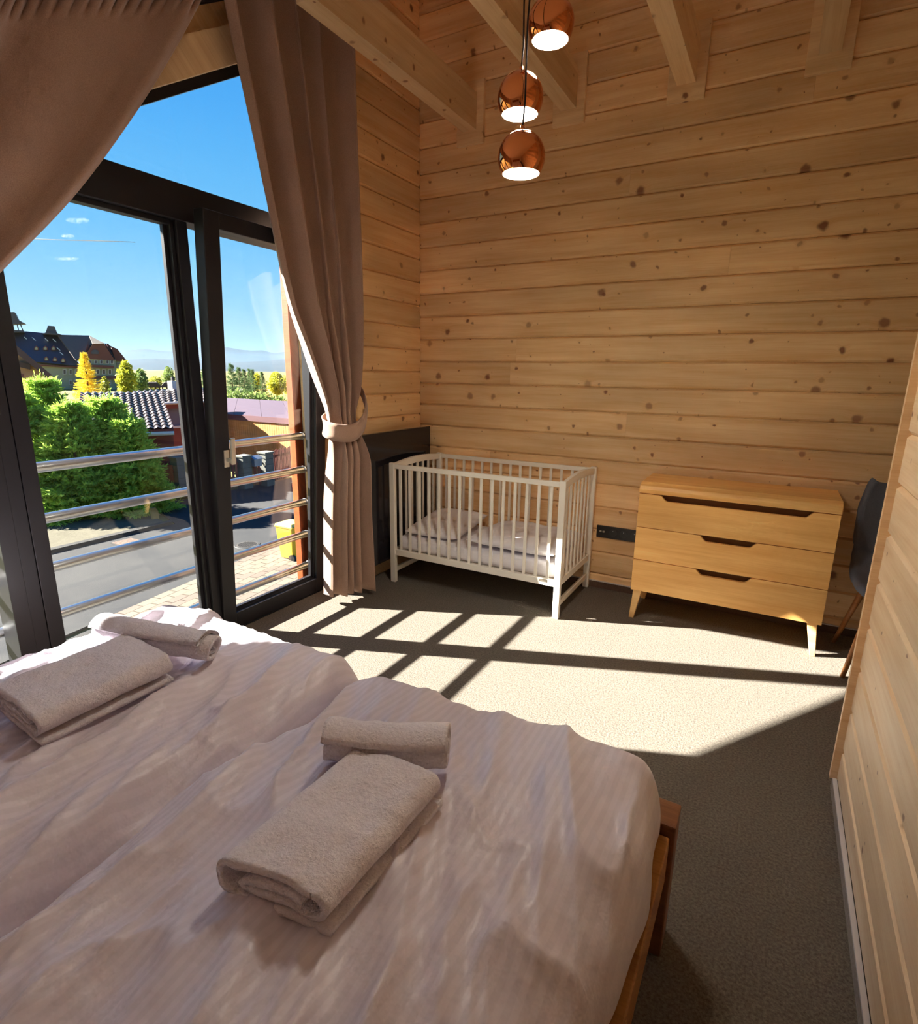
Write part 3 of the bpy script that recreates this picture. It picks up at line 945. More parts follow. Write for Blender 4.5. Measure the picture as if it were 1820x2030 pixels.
# right curtain: tables are (height, value)
RL = [(0.0, -1.235), (0.65, -1.185), (1.05, -1.14), (1.14, -1.135), (1.27, -1.155), (1.56, -1.285), (1.81, -1.405), (2.23, -1.515), (2.78, -1.64), (3.06, -1.70), (3.3, -1.72)]
RR = [(0.0, -0.915), (0.65, -0.945), (1.05, -0.935), (1.16, -0.925), (1.40, -0.845), (1.9, -0.79), (2.7, -0.78), (3.8, -0.78)]
def rc(u, v):
    yt = -1.70 + (-0.78 + 1.70) * u
    zt = zrod(yt)
    z = 0.035 + 0.03 * (1 - u) + (zt - 0.035) * v
    a, b = interp(RL, z), interp(RR, z)
    nf = 5.0
    uu = u + 0.035 * math.sin(u * 11 + 0.6) + 0.012 * math.sin(u * 29)
    ph = 2 * math.pi * (nf * uu) + 0.35 * math.sin(z * 1.5 + u * 5)
    near = math.exp(-((z - 1.14) / 0.20) ** 2)
    amp = (0.055 + 0.018 * math.sin(u * 9)) * (1 - 0.55 * near)
    if z > 1.5: amp *= 1.0
    env = min(1, u * 12 + 0.35)
    x = 0.075 + amp * math.sin(ph) * env
    # below the tie the cloth hangs in front of the radiator
    low = max(0.0, min(1.0, (1.25 - z) / 0.35))
    low = low * low * (3 - 2 * low)
    x += low * (0.02 + 0.11 * u)
    x += near * 0.03 * math.sin(math.pi * u)
    if z > 1.2: x += 0.02 * u * min(1, (z - 1.2))
    fold = 0.018 * math.cos(ph) * (1 - near * 0.3)
    y = a + (b - a) * u + fold * math.sin(math.pi * u)
    x += 0.006 * nz(u * 9, z * 2.5, 3.0)
    return (x, y, z)
cr = empty('curtain', (0.1, -1.0, 0.03)); tag(cr, 'taupe velvet curtain right of the window, tied back at waist height', 'curtain', 'taupe velvet curtains')
o = MB().grid(rc, 210, 150).build('cloth', VELVET, cr, smooth=True)
md = o.modifiers.new('solid', 'SOLIDIFY'); md.thickness = 0.004
# tie-back band: from the wall hook round the gathered cloth
def spline(pts, n=10):
    pts = [Vector(p) for p in pts]; out = []
    for i in range(len(pts) - 1):
        p0, p1, p2, p3 = pts[max(i - 1, 0)], pts[i], pts[i + 1], pts[min(i + 2, len(pts) - 1)]
        for k_ in range(n):
            t = k_ / n
            out.append(0.5 * ((2 * p1) + (-p0 + p2) * t + (2 * p0 - 5 * p1 + 4 * p2 - p3) * t * t + (-p0 + 3 * p1 - 3 * p2 + p3) * t ** 3))
    out.append(pts[-1]); return out
def band(pts, width, mat, parent, name):
    sp = spline(pts)
    b = MB(); vs_, fs = [], []
    n = len(sp)
    for i, p in enumerate(sp):
        q = i / (n - 1)
        w = width * (0.25 + 0.75 * min(1, q * 4, (1 - q) * 4))
        t = (sp[min(i + 1, n - 1)] - sp[max(i - 1, 0)]).normalized()
        for j in range(5):
            s_ = j / 4 - 0.5
            vs_.append(p + Vector((0, 0, 1)) * (w * s_) + Vector((0.012 * (0.25 - s_ * s_) * 4, 0, 0)))
    for i in range(n - 1):
        for j in range(4):
            fs.append((i * 5 + j, (i + 1) * 5 + j, (i + 1) * 5 + j + 1, i * 5 + j + 1))
    o = b.add(vs_, fs).build(name, mat, parent, smooth=True)
    md = o.modifiers.new('solid', 'SOLIDIFY'); md.thickness = 0.005
    return o
band([(0.012, -0.800, 1.372), (0.10, -0.845, 1.33), (0.165, -0.890, 1.25), (0.205, -0.965, 1.155), (0.20, -1.06, 1.10), (0.135, -1.150, 1.105), (0.03, -1.14, 1.14), (0.004, -1.0, 1.22), (0.006, -0.815, 1.36)], 0.105, VELVET, cr, 'tieback')
MB().tube([(0.0, -0.80, 1.378), (0.03, -0.80, 1.378), (0.034, -0.80, 1.392)], 0.005, 8).build('hook', BLACKP, cr)

# left curtain, drawn away to the left out of the picture
LE = [(0.0, -3.28), (0.9, -3.36), (1.15, -3.40), (1.3, -3.22), (1.5, -2.99), (1.78, -2.725), (2.05, -2.478), (2.35, -2.245), (2.65, -2.035), (2.995, -1.82), (3.2, -1.72)]
LB = [(0.0, -3.74), (0.9, -3.70), (1.15, -3.69), (1.5, -3.72), (3.2, -3.74)]
def lc(u, v):
    # u: 0 at the leading edge (right), 1 far left
    yt = -1.80 + (-3.72 + 1.80) * u
    zt = zrod(yt)
    z = 0.05 + (zt - 0.05) * v
    a, b = interp(LE, z), interp(LB, z)
    top = max(0.0, (v - 0.88) / 0.12)
    near = math.exp(-((z - 1.15) / 0.3) ** 2)
    ph = 2 * math.pi * 7 * (u + 0.02 * math.sin(u * 17))
    wide = abs(b - a) / 1.9
    amp = (0.046 * (1 - 0.5 * near)) * min(1.0, max(0.0, (u - 0.10) / 0.25)) * (0.35 + 0.65 * min(1, 0.6 / max(wide, 0.2)) + 0.25 * top)
    x = 0.075 + amp * math.sin(ph) + 0.05 * math.exp(-((u - 0.03) / 0.025) ** 2) * 0.9
    pl_ = max(0.0, (v - 0.965) / 0.035)
    x += 0.014 * math.sin(2 * math.pi * 46 * u) * max(0.0, min(1.0, (v - 0.955) / 0.02))
    y = a + (b - a) * u
    z2 = z + 0.012 * math.sin(2 * math.pi * 46 * u) * pl_
    x += 0.006 * nz(u * 7, z * 2.0, 9.0)
    return (x, y, z2)
clf = empty('curtain', (0.08, -3.4, 0.05)); tag(clf, 'taupe velvet curtain drawn left across the upper window, with gathered heading', 'curtain', 'taupe velvet curtains')
o = MB().grid(lc, 380, 130).build('cloth', VELVET, clf, smooth=True)
md = o.modifiers.new('solid', 'SOLIDIFY'); md.thickness = 0.004
band([(0.01, -3.70, 1.35), (0.12, -3.62, 1.22), (0.17, -3.50, 1.14), (0.10, -3.37, 1.12), (0.01, -3.42, 1.15), (0.006, -3.6, 1.25), (0.008, -3.7, 1.33)], 0.085, VELVET, clf, 'tieback')
rod = MB().tube([(0.035, -3.74, zrod(-3.74) - 0.03), (0.035, -0.80, zrod(-0.80) - 0.03)], 0.011, 12).build('curtain_rod', BLACKP, smooth=True)
tag(rod, 'black curtain rod following the roof slope above the window', 'curtain rod')

# ================================================================ PENDANT LAMPS
def copper_mat():
    mt, nt, pb, out = new_mat('polished_copper')
    pb.inputs['Base Color'].default_value = lin(226, 140, 84)
    pb.inputs['Metallic'].default_value = 1.0
    pb.inputs['Roughness'].default_value = 0.06
    return mt
COPPER = copper_mat()
LINER = plain('white_enamel', lin(240, 242, 236), 0.5)
CORD = plain('brown_textile_cord', lin(40, 24, 22), 0.8)
BULB, _nt, _pb, _o = new_mat('added_bulb_glow')
_pb.inputs['Base Color'].default_value = (1, 1, 1, 1)
_pb.inputs['Emission Color'].default_value = lin(236, 244, 226)
_pb.inputs['Emission Strength'].default_value = 9.0  # glow added to lift the room; the pendants are taken as unlit
def pendant(c, label, top):
    e = empty('pendant_lamp', c); tag(e, label, 'lamp', 'copper ball pendant lamps')
    r, ro = 0.075, 0.0585
    a0 = -math.acos(ro / r)
    prof = [(r * math.cos(a0 + (math.pi / 2 - 0.10 - a0) * i / 28), r * math.sin(a0 + (math.pi / 2 - 0.10 - a0) * i / 28)) for i in range(29)]
    o = MB().lathe(prof, c, 56).build('shade', COPPER, e, smooth=True)
    ri = r - 0.0022
    prof2 = [(ri * math.cos(a0 + (math.pi / 2 - 0.02 - a0) * i / 24), ri * math.sin(a0 + (math.pi / 2 - 0.02 - a0) * i / 24)) for i in range(25)]
    prof2[0] = (ro - 0.0002, r * math.sin(a0) - 0.0004)
    o = MB().lathe(prof2, c, 56).build('liner', LINER, e, smooth=True)
    MB().lathe([(0.0, 0.088), (0.007, 0.088), (0.0075, 0.080), (0.009, 0.075), (0.009, 0.072)], c, 20).build('cap', COPPER, e, smooth=True)
    bl_ = MB().lathe([(0.0005, 0.024), (0.012, 0.028), (0.019, 0.036), (0.021, 0.044), (0.017, 0.052), (0.012, 0.060), (0.012, 0.070)], c, 20).build('bulb', BULB, e, smooth=True)
    ld = bpy.data.lights.new('fill_light', 'POINT'); ld.energy = 4.6; ld.shadow_soft_size = 0.03; ld.color = (1.0, 0.92, 0.80)  # added fill light inside the shade, brightens the whole interior
    lo = bpy.data.objects.new('fill_light', ld); lo.parent = e; lo.location = (0, 0, -0.012); COL.objects.link(lo)
    p0 = Vector(c) + Vector((0, 0, 0.086))
    T = Vector(top)
    pts = [p0 + (T - p0) * (i / 12) + Vector((0.004 * math.sin(i * 1.3), 0.003 * math.cos(i * 1.9), 0)) * (1 if 0 < i < 12 else 0) for i in range(13)]
    MB().tube(pts, 0.003, 8).build('cord', CORD, e, smooth=True)
PY = -1.80
ctop = Vector((1.61, PY, zc(PY) - 0.012))
pendant((1.632, -1.910, 2.128), 'lowest of the three copper ball pendant lamps', ctop + Vector((0.01, -0.03, 0)))
pendant((1.578, -1.814, 2.338), 'middle of the three copper ball pendant lamps', ctop + Vector((-0.025, 0.0, 0)))
pendant((1.642, -1.736, 2.566), 'highest of the three copper ball pendant lamps, cut by the top edge', ctop + Vector((0.02, 0.03, 0)))
cn = MB().lathe([(0.0, -0.012), (0.085, -0.012), (0.09, -0.004), (0.09, 0.09)], ctop, 36).build('ceiling_canopy', COPPER, smooth=True)
tag(cn, 'round copper ceiling plate the lamp cords hang from', 'ceiling plate')

# ================================================================ BALCONY RAIL AND POST
ORANGE = wood('orange_stained_timber', lin(176, 82, 38), lin(146, 62, 26), knots=0.3, rough=0.5)
rl = empty('balcony_railing', (-0.3, -2.4, 0)); tag(rl, 'five-bar brushed steel railing outside the window', 'railing')
for z in (1.04, 0.8145, 0.589, 0.3635, 0.138):
    r_ = MB().tube([(-0.30, -4.2, z), (-0.30, -0.985, z)], 0.0235, 20).build('rail', STEEL, rl, smooth=True)
    MB().tube([(-0.30, -1.01, z + 0.002), (-0.30, -1.01, z - 0.0), (-0.352, -0.975, z)], 0.012, 10).build('bracket', STEEL, r_, smooth=True)
    MB().tube([(-0.30, -0.992, z), (-0.30, -0.975, z)], [0.025, 0.021], 20).build('end_cap', STEEL, r_, smooth=True)
tag(MB().box((-0.405, -0.998, -0.2), (-0.345, -0.915, zc(-0.95) - 0.05)).build('timber_post', ORANGE, bevel=0.006), 'orange stained timber post outside the right end of the railing', 'post')
tag(MB().box((-0.47, -4.25, -0.2), (-0.345, -4.13, zc(-4.25) - 0.05)).build('timber_post', ORANGE, bevel=0.006), 'orange stained timber post at the left end of the railing', 'post')
FAC = plain('grey_facade', lin(150, 146, 146), 0.8, var=0.06)
tag(MB().box((-0.36, -0.93, -3.2), (-0.30, 0.3, 3.6)).box((-0.36, -4.9, -3.2), (-0.30, 0.3, -0.06)).build('wall_outside', FAC), 'grey outer facade of the house', kind='structure')
tag(MB().box((-0.36, -3.76, -0.13), (-0.12, -0.93, -0.02)).build('window_sill', FRAME), 'anthracite metal sill below the gable window', kind='structure')

# ================================================================ OUTSIDE
G = -3.0
def gp(u, v): return on_z(u, v, G)
def slab(name, poly, z0, z1, mat, label, kind='structure'):
    o = MB().prism([Vector((x, y, 0)) for x, y in poly], (0, 0, z0), (0, 0, z1)).build(name, mat, fix=True)
    return tag(o, label, kind=kind)
def ground_mat(name, a, b, scale, bump=0.3, bscale=30, rough=0.95):
    mt, nt, pb, out = new_mat(name); k = NT(nt)
    tc = k.n('ShaderNodeTexCoord').outputs['Object']
    f = k.noise(tc, scale, 6, 0.65)
    k.set(pb.inputs['Base Color'], k.mix(k.range(f, 0.32, 0.68), a, b))
    pb.inputs['Roughness'].default_value = rough
    pb.inputs['Specular IOR Level'].default_value = 0.15
    if bump: k.set(pb.inputs['Normal'], k.bump(k.noise(tc, bscale, 4, 0.6), bump, 0.02))
    return mt
MEADOW = ground_mat('dry_meadow', lin(120, 106, 62), lin(86, 90, 50), 0.02, 0)
GRASS = ground_mat('lawn', lin(74, 82, 32), lin(104, 102, 52), 1.6)
ASPH = ground_mat('asphalt', lin(50, 50, 51), lin(61, 60, 59), 0.7, 0.4, 60)
COBB = ground_mat('far_cobbles', lin(80, 75, 62), lin(93, 88, 73), 3.0, 0.6, 14)
KERB = ground_mat('kerb_stone', lin(52, 51, 50), lin(66, 64, 62), 3)
tag(MB().add([(-9000, -6000, G - 0.05), (-0.5, -6000, G - 0.05), (-0.5, 9000, G - 0.05), (-9000, 9000, G - 0.05)], [(0, 1, 2, 3)]).build('ground', MEADOW), 'dry meadow and fields stretching to the mountains', kind='structure')
slab('road', [(-6.6, -6), (-9.6, 12), (-11.5, 24), (-15.4, 24), (-15.4, 7.2), (-12.75, 6.2), (-12.75, -6)], G - 0.04, G, ASPH, 'grey asphalt street below the window')
slab('far_pavement', [(-12.95, -6), (-12.95, 6.0), (-15.2, 6.6), (-15.2, -6)], G - 0.04, G + 0.06, COBB, 'pale cobbled verge across the street')
slab('far_kerb', [(-12.74, -6), (-12.74, 6.1), (-12.95, 6.2), (-12.95, -6)], G - 0.04, G + 0.09, KERB, 'dark kerb along the far side of the street')
slab('grass_verge', [(-15.2, -6), (-15.2, 6.4), (-15.9, 7.4), (-24, 9), (-24, -6)], G - 0.04, G + 0.07, GRASS, 'strip of lawn under the spruces')
pv = slab('near_pavement', [(-0.4, -6), (-0.4, 16), (-9.9, 16), (-9.3, 11.5), (-6.35, -6)], G - 0.03, G + 0.03, KERB, 'paved walk at the foot of the house')
PAV = plain('sandy_paver', lin(98, 87, 72), 0.9, var=0.1, vscale=30, bump=0.3, bscale=80)
PAV2 = plain('rosy_paver', lin(92, 77, 65), 0.9, var=0.1, vscale=30, bump=0.3, bscale=80)
pm = []
for mt in (PAV, PAV2):
    me = MB().box((-0.19, -0.095, 0), (0.19, 0.095, 0.035)).mesh('paver'); me.materials.append(mt); pm.append(me)
rowi = 0
cnt = 0
y = 1.6
ang = math.atan2(-3.0, 18)      # the walk runs a little askew
for r in range(14):
    for c in range(21):
        px_ = -5.0 - r * 0.20
        py_ = 1.2 + c * 0.395 + (0.2 if r % 2 else 0)
        xe = px_ - (py_ - 1.2) * 0.1667
        link('paver', pm[R_.random() < 0.35], None, pv, (xe, py_, G + 0.02 + R_.uniform(0, 0.004)), (0, 0, math.pi / 2 + 0.165))
# manhole and drain
IRON = plain('cast_iron', lin(70, 64, 58), 0.7, 0.2, var=0.2, vscale=20)
IRON2 = plain('dark_iron', lin(44, 42, 40), 0.7, 0.2)
mh = gp(490, 1080)
me_ = empty('manhole_cover', (mh.x, mh.y, G)); tag(me_, 'round iron manhole cover in the street', 'manhole cover')
MB().lathe([(0.0, 0.012), (0.27, 0.012), (0.27, 0.0)], (mh.x, mh.y, G), 40).build('lid', IRON, me_)
MB().lathe([(0.272, 0.0), (0.275, 0.010), (0.32, 0.010), (0.33, 0.0)], (mh.x, mh.y, G), 40).build('rim', IRON2, me_)
for i in range(9):
    d_ = -0.2 + i * 0.05; w_ = math.sqrt(0.24 ** 2 - d_ * d_)
    MB().box((mh.x + d_ - 0.008, mh.y - w_, G + 0.012), (mh.x + d_ + 0.008, mh.y + w_, G + 0.018)).build('rib', IRON2, me_)
dg = gp(250, 1075)
de = empty('drain_grate', (dg.x, dg.y, G)); tag(de, 'rusty drain grate at the far kerb', 'drain grate')
RUST = plain('rusty_iron', lin(96, 72, 60), 0.8, var=0.2)
MB().box((dg.x - 0.22, dg.y - 0.28, G), (dg.x + 0.22, dg.y + 0.28, G + 0.01)).build('frame', IRON2, de)
for i in range(8):
    yy = dg.y - 0.25 + i * 0.066
    MB().box((dg.x - 0.2, yy, G + 0.01), (dg.x + 0.2, yy + 0.035, G + 0.03)).build('bar', RUST, de)
# wheelie bin
YEL = plain('yellow_plastic', lin(206, 170, 40), 0.45, var=0.04)
YLID = plain('pale_bin_lid', lin(206, 186, 96), 0.45)
bp = gp(581, 1109)
bn = empty('wheelie_bin', (bp.x, bp.y, G), 0.0); tag(bn, 'yellow wheelie bin standing beside the street', 'bin')
MB().frustum((bp.x, bp.y, G + 0.08), (0.20, 0.19), (bp.x, bp.y, G + 0.86), (0.27, 0.25)).build('body', YEL, bn, bevel=0.02)
MB().box((bp.x - 0.285, bp.y - 0.265, G + 0.85), (bp.x + 0.285, bp.y + 0.265, G + 0.89)).build('rim', YEL, bn, bevel=0.01)
MB().frustum((bp.x - 0.01, bp.y, G + 0.888), (0.28, 0.26), (bp.x + 0.01, bp.y, G + 0.955), (0.21, 0.20)).build('lid', YLID, bn, bevel=0.02)
MB().tube([(bp.x - 0.30, bp.y - 0.2, G + 0.90), (bp.x - 0.30, bp.y + 0.2, G + 0.90)], 0.016, 10).build('handle', YEL, bn, smooth=True)
for s_ in (-1, 1):
    MB().tube([(bp.x + 0.18, bp.y + s_ * 0.19 - 0.03, G + 0.1), (bp.x + 0.18, bp.y + s_ * 0.19 + 0.03, G + 0.1)], 0.1, 20).build('wheel', BLACKP, bn)
# wooden board leaning at the pavement
wp = gp(306, 1031)
WEDGE = plain('raw_board', lin(150, 112, 54), 0.7, var=0.1)
wd = MB().prism([Vector((0, 0, 0)), Vector((0, 0.20, 0)), Vector((0, 0.20, 0.28)), Vector((0, 0.13, 0.40)), Vector((0, 0.01, 0.40))], (wp.x, wp.y - 0.1, G), (wp.x + 0.10, wp.y - 0.1, G)).build('board_block', WEDGE, fix=True)
tag(wd, 'small cut block of yellow timber at the edge of the street', 'timber block')

# ---------------------------------------------------------------- plants
def leaf_mat(name, cols, trans=0.25):
    mt, nt, pb, out = new_mat(name); k = NT(nt)
    geo = k.n('ShaderNodeNewGeometry')
    tc = k.n('ShaderNodeTexCoord').outputs['Object']
    c1 = k.mix(geo.outputs['Random Per Island'], cols[0], cols[1])
    c2 = k.mix(k.range(k.noise(tc, 1.3, 3, 0.6), 0.35, 0.65), c1, k.mix(geo.outputs['Random Per Island'], cols[1], cols[2]))
    k.set(pb.inputs['Base Color'], c2)
    pb.inputs['Roughness'].default_value = 0.6
    pb.inputs['Specular IOR Level'].default_value = 0.2
    tl = k.n('ShaderNodeBsdfTranslucent'); k.set(tl.inputs[0], c2)
    mx = k.n('ShaderNodeMixShader'); mx.inputs[0].default_value = trans
    nt.links.new(pb.outputs[0], mx.inputs[1]); nt.links.new(tl.outputs[0], mx.inputs[2]); nt.links.new(mx.outputs[0], out.inputs[0])
    return mt
SPRUCE = leaf_mat('spruce_needles', (lin(104, 146, 60), lin(156, 190, 76), lin(200, 216, 96)), 0.5)
SPRUCED = leaf_mat('dark_conifer', (lin(58, 84, 54), lin(84, 110, 66), lin(104, 128, 78)), 0.35)
LARCH = leaf_mat('yellow_larch', (lin(226, 190, 50), lin(240, 212, 70), lin(198, 190, 60)), 0.35)
YGREEN = leaf_mat('autumn_leaves', (lin(222, 200, 60), lin(176, 180, 60), lin(120, 140, 60)), 0.35)
BUSHM = leaf_mat('olive_bush', (lin(130, 140, 60), lin(160, 160, 66), lin(186, 176, 80)), 0.3)
GREENT = leaf_mat('green_leaves', (lin(92, 118, 62), lin(126, 146, 80), lin(150, 160, 90)), 0.3)
BARK = plain('bark', lin(96, 74, 56), 0.9, var=0.2)
def sprig(b, o, d, ln, w, rnd, nn):
    """a twig of needles: short thin triangles fanned round the axis"""
    d = d.normalized()
    a = d.cross(Vector((0, 0, 1)))
    a = a.normalized() if a.length > 1e-3 else Vector((1, 0, 0))
    c = d.cross(a)
    for i in range(nn):
        t = (i + 0.5) / nn
        q = rnd.uniform(0, 6.283)
        r = a * math.cos(q) + c * math.sin(q)
        p = o + d * (ln * t)
        tip = p + r * (w * (1.15 - 0.5 * t)) + d * (w * 0.9)
        s_ = d * (w * 0.22) + r.cross(d) * (w * 0.16)
        n = len(b.v)
        b.v += [tuple(p - s_), tuple(p + s_), tuple(tip)]
        b.f.append((n, n + 1, n + 2))
def conifer(name, base, H, Rr, seed, label, mat, n_br=260, nn=7, group=None, dens_=1.0, sp=0.28, skirt=0.06, lead=True, pw=0.72, tiers=15):
    rnd = random.Random(seed)
    e = empty(name, base); tag(e, label, 'tree', group)
    base = Vector(base)
    MB().tube([base, base + Vector((0, 0, H * 0.97))], [0.02 * H, 0.004 * H], 8).build('trunk', BARK, e)
    b = MB()
    for i in range(n_br):
        q = (i + rnd.random()) / n_br
        q = min(0.995, (math.floor(q * tiers) + 0.35 * rnd.random()) / tiers)
        zz = H * (skirt + (1 - skirt) * (q ** 0.9))
        rad = Rr * (1 - (zz / H)) ** pw * rnd.uniform(0.72, 1.08) + 0.02 * Rr
        an = rnd.uniform(0, 6.283)
        dr_ = Vector((math.cos(an), math.sin(an), 0.28 if q > 0.5 else 0.05))
        o0 = base + Vector((0, 0, zz))
        steps = max(2, int(rad / (sp * 0.55) * dens_))
        for s_ in range(steps):
            t = (s_ + 0.6) / steps
            if t < 0.25 and rnd.random() < 0.6: continue
            pt_ = o0 + dr_ * (rad * t) + Vector((0, 0, -0.22 * rad * t + 0.16 * rad * t * t))
            for side in (-1, 1, 0):
                dd = dr_ + Vector((-dr_.y, dr_.x, 0)) * (side * rnd.uniform(0.6, 1.2)) + Vector((0, 0, rnd.uniform(-0.15, 0.5)))
                sprig(b, pt_, dd, sp * rnd.uniform(0.7, 1.15), sp * 0.36, rnd, nn)
    if lead:
        sprig(b, base + Vector((0, 0, H * 0.93)), Vector((0, 0, 1)), H * 0.10, sp * 0.25, rnd, 22)
        for k_ in range(24):                       # upright candles on the upper branches
            an = rnd.uniform(0, 6.283); q = rnd.uniform(0.45, 0.93); rr = Rr * (1 - q) ** pw * 0.7
            sprig(b, base + Vector((math.cos(an) * rr, math.sin(an) * rr, H * q + 0.05)), Vector((0.1 * math.cos(an), 0.1 * math.sin(an), 1)), sp * 1.7, sp * 0.17, rnd, 16)
        for k_ in range(5):
            an = k_ * 1.26; sprig(b, base + Vector((0, 0, H * 0.93)), Vector((math.cos(an), math.sin(an), 0.9)), sp, sp * 0.3, rnd, 8)
    b.build('foliage', mat, e)
    return e
def leafy(name, base, H, blobs, seed, label, mat, n, lf, cat='tree', group=None, trunk=True):
    """blobs: list of (dx, dy, dz, rx, rz)"""
    rnd = random.Random(seed)
    e = empty(name, base); tag(e, label, cat, group)
    base = Vector(base)
    if trunk: MB().tube([base, base + Vector((0, 0, H * 0.7))], [0.022 * H, 0.008 * H], 8).build('trunk', BARK, e)
    b = MB()
    for i in range(n):
        dx_, dy_, dz_, rx, rz = blobs[rnd.randrange(len(blobs))]
        v = Vector((rnd.gauss(0, 1), rnd.gauss(0, 1), rnd.gauss(0, 1))).normalized() * (rnd.random() ** 0.45)
        p = base + Vector((dx_ + v.x * rx, dy_ + v.y * rx, dz_ + v.z * rz))
        a = Vector((rnd.gauss(0, 1), rnd.gauss(0, 1), rnd.gauss(0, 1))).normalized()
        c = a.cross(Vector((rnd.gauss(0, 1), rnd.gauss(0, 1), rnd.gauss(0, 1)))).normalized()
        s_ = lf * rnd.uniform(0.6, 1.3)
        k_ = len(b.v)
        b.v += [tuple(p - a * s_), tuple(p + c * s_ * 0.55), tuple(p + a * s_), tuple(p - c * s_ * 0.55)]
        b.f.append((k_, k_ + 1, k_ + 2, k_ + 3))
    b.build('foliage', mat, e)
    return e

# the spruce thicket across the street
for i, (u, v, D, top, rr, lb) in enumerate((
        (70, 1000, 21.2, 778, 1.55, 'leftmost spruce of the thicket, against the window post'),
        (118, 1000, 22.2, 752, 1.45, 'tallest spruce in the thicket with the highest leader'),
        (165, 1010, 20.4, 800, 1.35, 'low bright spruce in the front middle of the thicket'),
        (232, 1000, 21.0, 790, 1.55, 'broad spruce in the middle right of the thicket'),
        (272, 1000, 20.2, 835, 1.15, 'rightmost spruce of the thicket above the red gate'))):
    g_ = at(u, v, D)
    H = at(u, top, D).z - G
    conifer('spruce', (g_.x, g_.y, G), H, rr, 10 + i, lb, SPRUCE, n_br=260, nn=12, group='spruce thicket across the street', sp=0.34, skirt=0.04)

def far_tree(kind, u, vb, vt, D, wpx, seed, label, mat, n=500, **kw):
    b_ = at(u, vb, D); t_ = at(u, vt, D)
    w = (at(u + wpx / 2, vb, D) - at(u - wpx / 2, vb, D)).length / 2
    H = t_.z - G
    if kind == 'c':
        conifer('conifer', (b_.x, b_.y, G), H, w, seed, label, mat, n_br=n, nn=5, sp=max(0.22, H * 0.045), pw=1.0, tiers=60, group='trees beyond the roofs', **kw)
    else:
        leafy('leafy_tree', (b_.x, b_.y, G), H, [(0, 0, H * 0.55, w * 0.9, H * 0.30), (w * .35, -w * .3, H * 0.45, w * .6, H * .3), (-w * .3, w * .3, H * 0.72, w * .6, H * .26)], seed, label, mat, n, max(0.18, H * 0.035), group='trees beyond the roofs')
far_tree('c', 178, 790, 701, 72, 84, 31, 'golden yellow larch in front of the hotel', LARCH, n=330)
far_tree('b', 255, 790, 712, 80, 50, 32, 'yellow green tree beside the hotel corner', YGREEN, n=2600)
far_tree('b', 282, 790, 728, 88, 40, 33, 'dark green tree right of the yellow tree', GREENT, n=2000)
far_tree('b', 210, 785, 745, 78, 26, 34, 'pale olive bush at the foot of the larch', BUSHM, n=900)
far_tree('b', 338, 785, 725, 120, 34, 35, 'soft green tree left of the window mullion', GREENT, n=1600)
far_tree('b', 310, 785, 745, 130, 46, 36, 'low olive trees on the plain left of the mullion', BUSHM, n=1500)
far_tree('c', 409, 800, 733, 70, 56, 37, 'green conifer seen between the two mullions', SPRUCED, n=200)
for i, (u, vt, w, D, lb) in enumerate(((464, 722, 62, 66, 'tallest dark conifer right of the window handle stile'), (478, 729, 52, 72, 'second dark conifer in the row behind the shed'),
        (488, 733, 44, 80, 'third dark conifer in the row behind the shed'), (499, 732, 30, 90, 'slim conifer standing before the golden field'),
        (505, 733, 32, 86, 'pointed dark conifer at the left of the golden field'), (523, 738, 30, 95, 'lone pointed conifer in the middle of the golden field'))):
    far_tree('c', u, 800, vt, D, w, 40 + i, lb, SPRUCED, n=230)
far_tree('b', 512, 790, 737, 110, 22, 50, 'light green leafy tree among the far conifers', YGREEN, n=1200)
far_tree('b', 550, 790, 735, 90, 46, 51, 'round yellow green tree beside the orange post', YGREEN, n=2600)
far_tree('b', 572, 795, 742, 96, 40, 52, 'yellow green bushes hidden behind the orange post', BUSHM, n=1600)
for i, (u, vt, w) in enumerate(((458, 776, 20), (480, 772, 30), (505, 778, 26), (528, 780, 30), (555, 784, 34))):
    b_ = at(u, 800, 48)
    leafy('bush', (b_.x, b_.y, G), 1.6, [(0, 0, (at(u, vt, 48).z - G) * 0.55, 1.1, (at(u, vt, 48).z - G) * .5)], 60 + i, '%s green bush behind the purple shed roof' % ['leftmost', 'second', 'middle', 'fourth from left', 'rightmost'][i], GREENT, 900, 0.14, 'bush', 'bushes behind the shed', trunk=False)
GOLD = ground_mat('golden_field', lin(176, 138, 70), lin(150, 116, 58), 0.15, 0)
slab('golden_field', [(gp(505, 771).x, gp(505, 771).y), (gp(620, 776).x, gp(620, 776).y), (gp(620, 800).x, gp(620, 800).y), (gp(500, 800).x, gp(500, 800).y)], G - 0.04, G + 0.05, GOLD, 'patch of golden stubble field beyond the shed')

# ---------------------------------------------------------------- shed with the purple roof
PURP = plain('purple_roof_felt', lin(70, 53, 66), 0.7, var=0.05, vscale=1.0)
FASC = plain('dark_fascia', lin(96, 58, 62), 0.7)
SHEDW = wood('orange_shed_boards', lin(226, 158, 92), lin(196, 124, 64), knots=0.0, rough=0.7)
E0, E1 = at(411, 820, 31.0), at(574, 832, 27.2)
E1 = E0 + (E1 - E0) * 1.7
T0 = at(430, 789, 39.5)
T1 = T0 + (E1 - E0)
shed = empty('shed', (E0.x, E0.y, G)); tag(shed, 'long orange board shed with flat purple roof', 'shed')
q = [E0, E1, T1, T0]
for i in range(5):                                  # roof sheets, joint by joint
    a0, a1 = i / 5 + 0.001, (i + 1) / 5 - 0.001
    MB().prism([E0.lerp(E1, a0), E0.lerp(E1, a1), T0.lerp(T1, a1), T0.lerp(T1, a0)], (0, 0, 0), (0, 0, 0.05)).build('roof_sheet', PURP, shed, fix=True)
wdir = (E1 - E0).normalized(); nrm = Vector((-wdir.y, wdir.x, 0)).normalized()
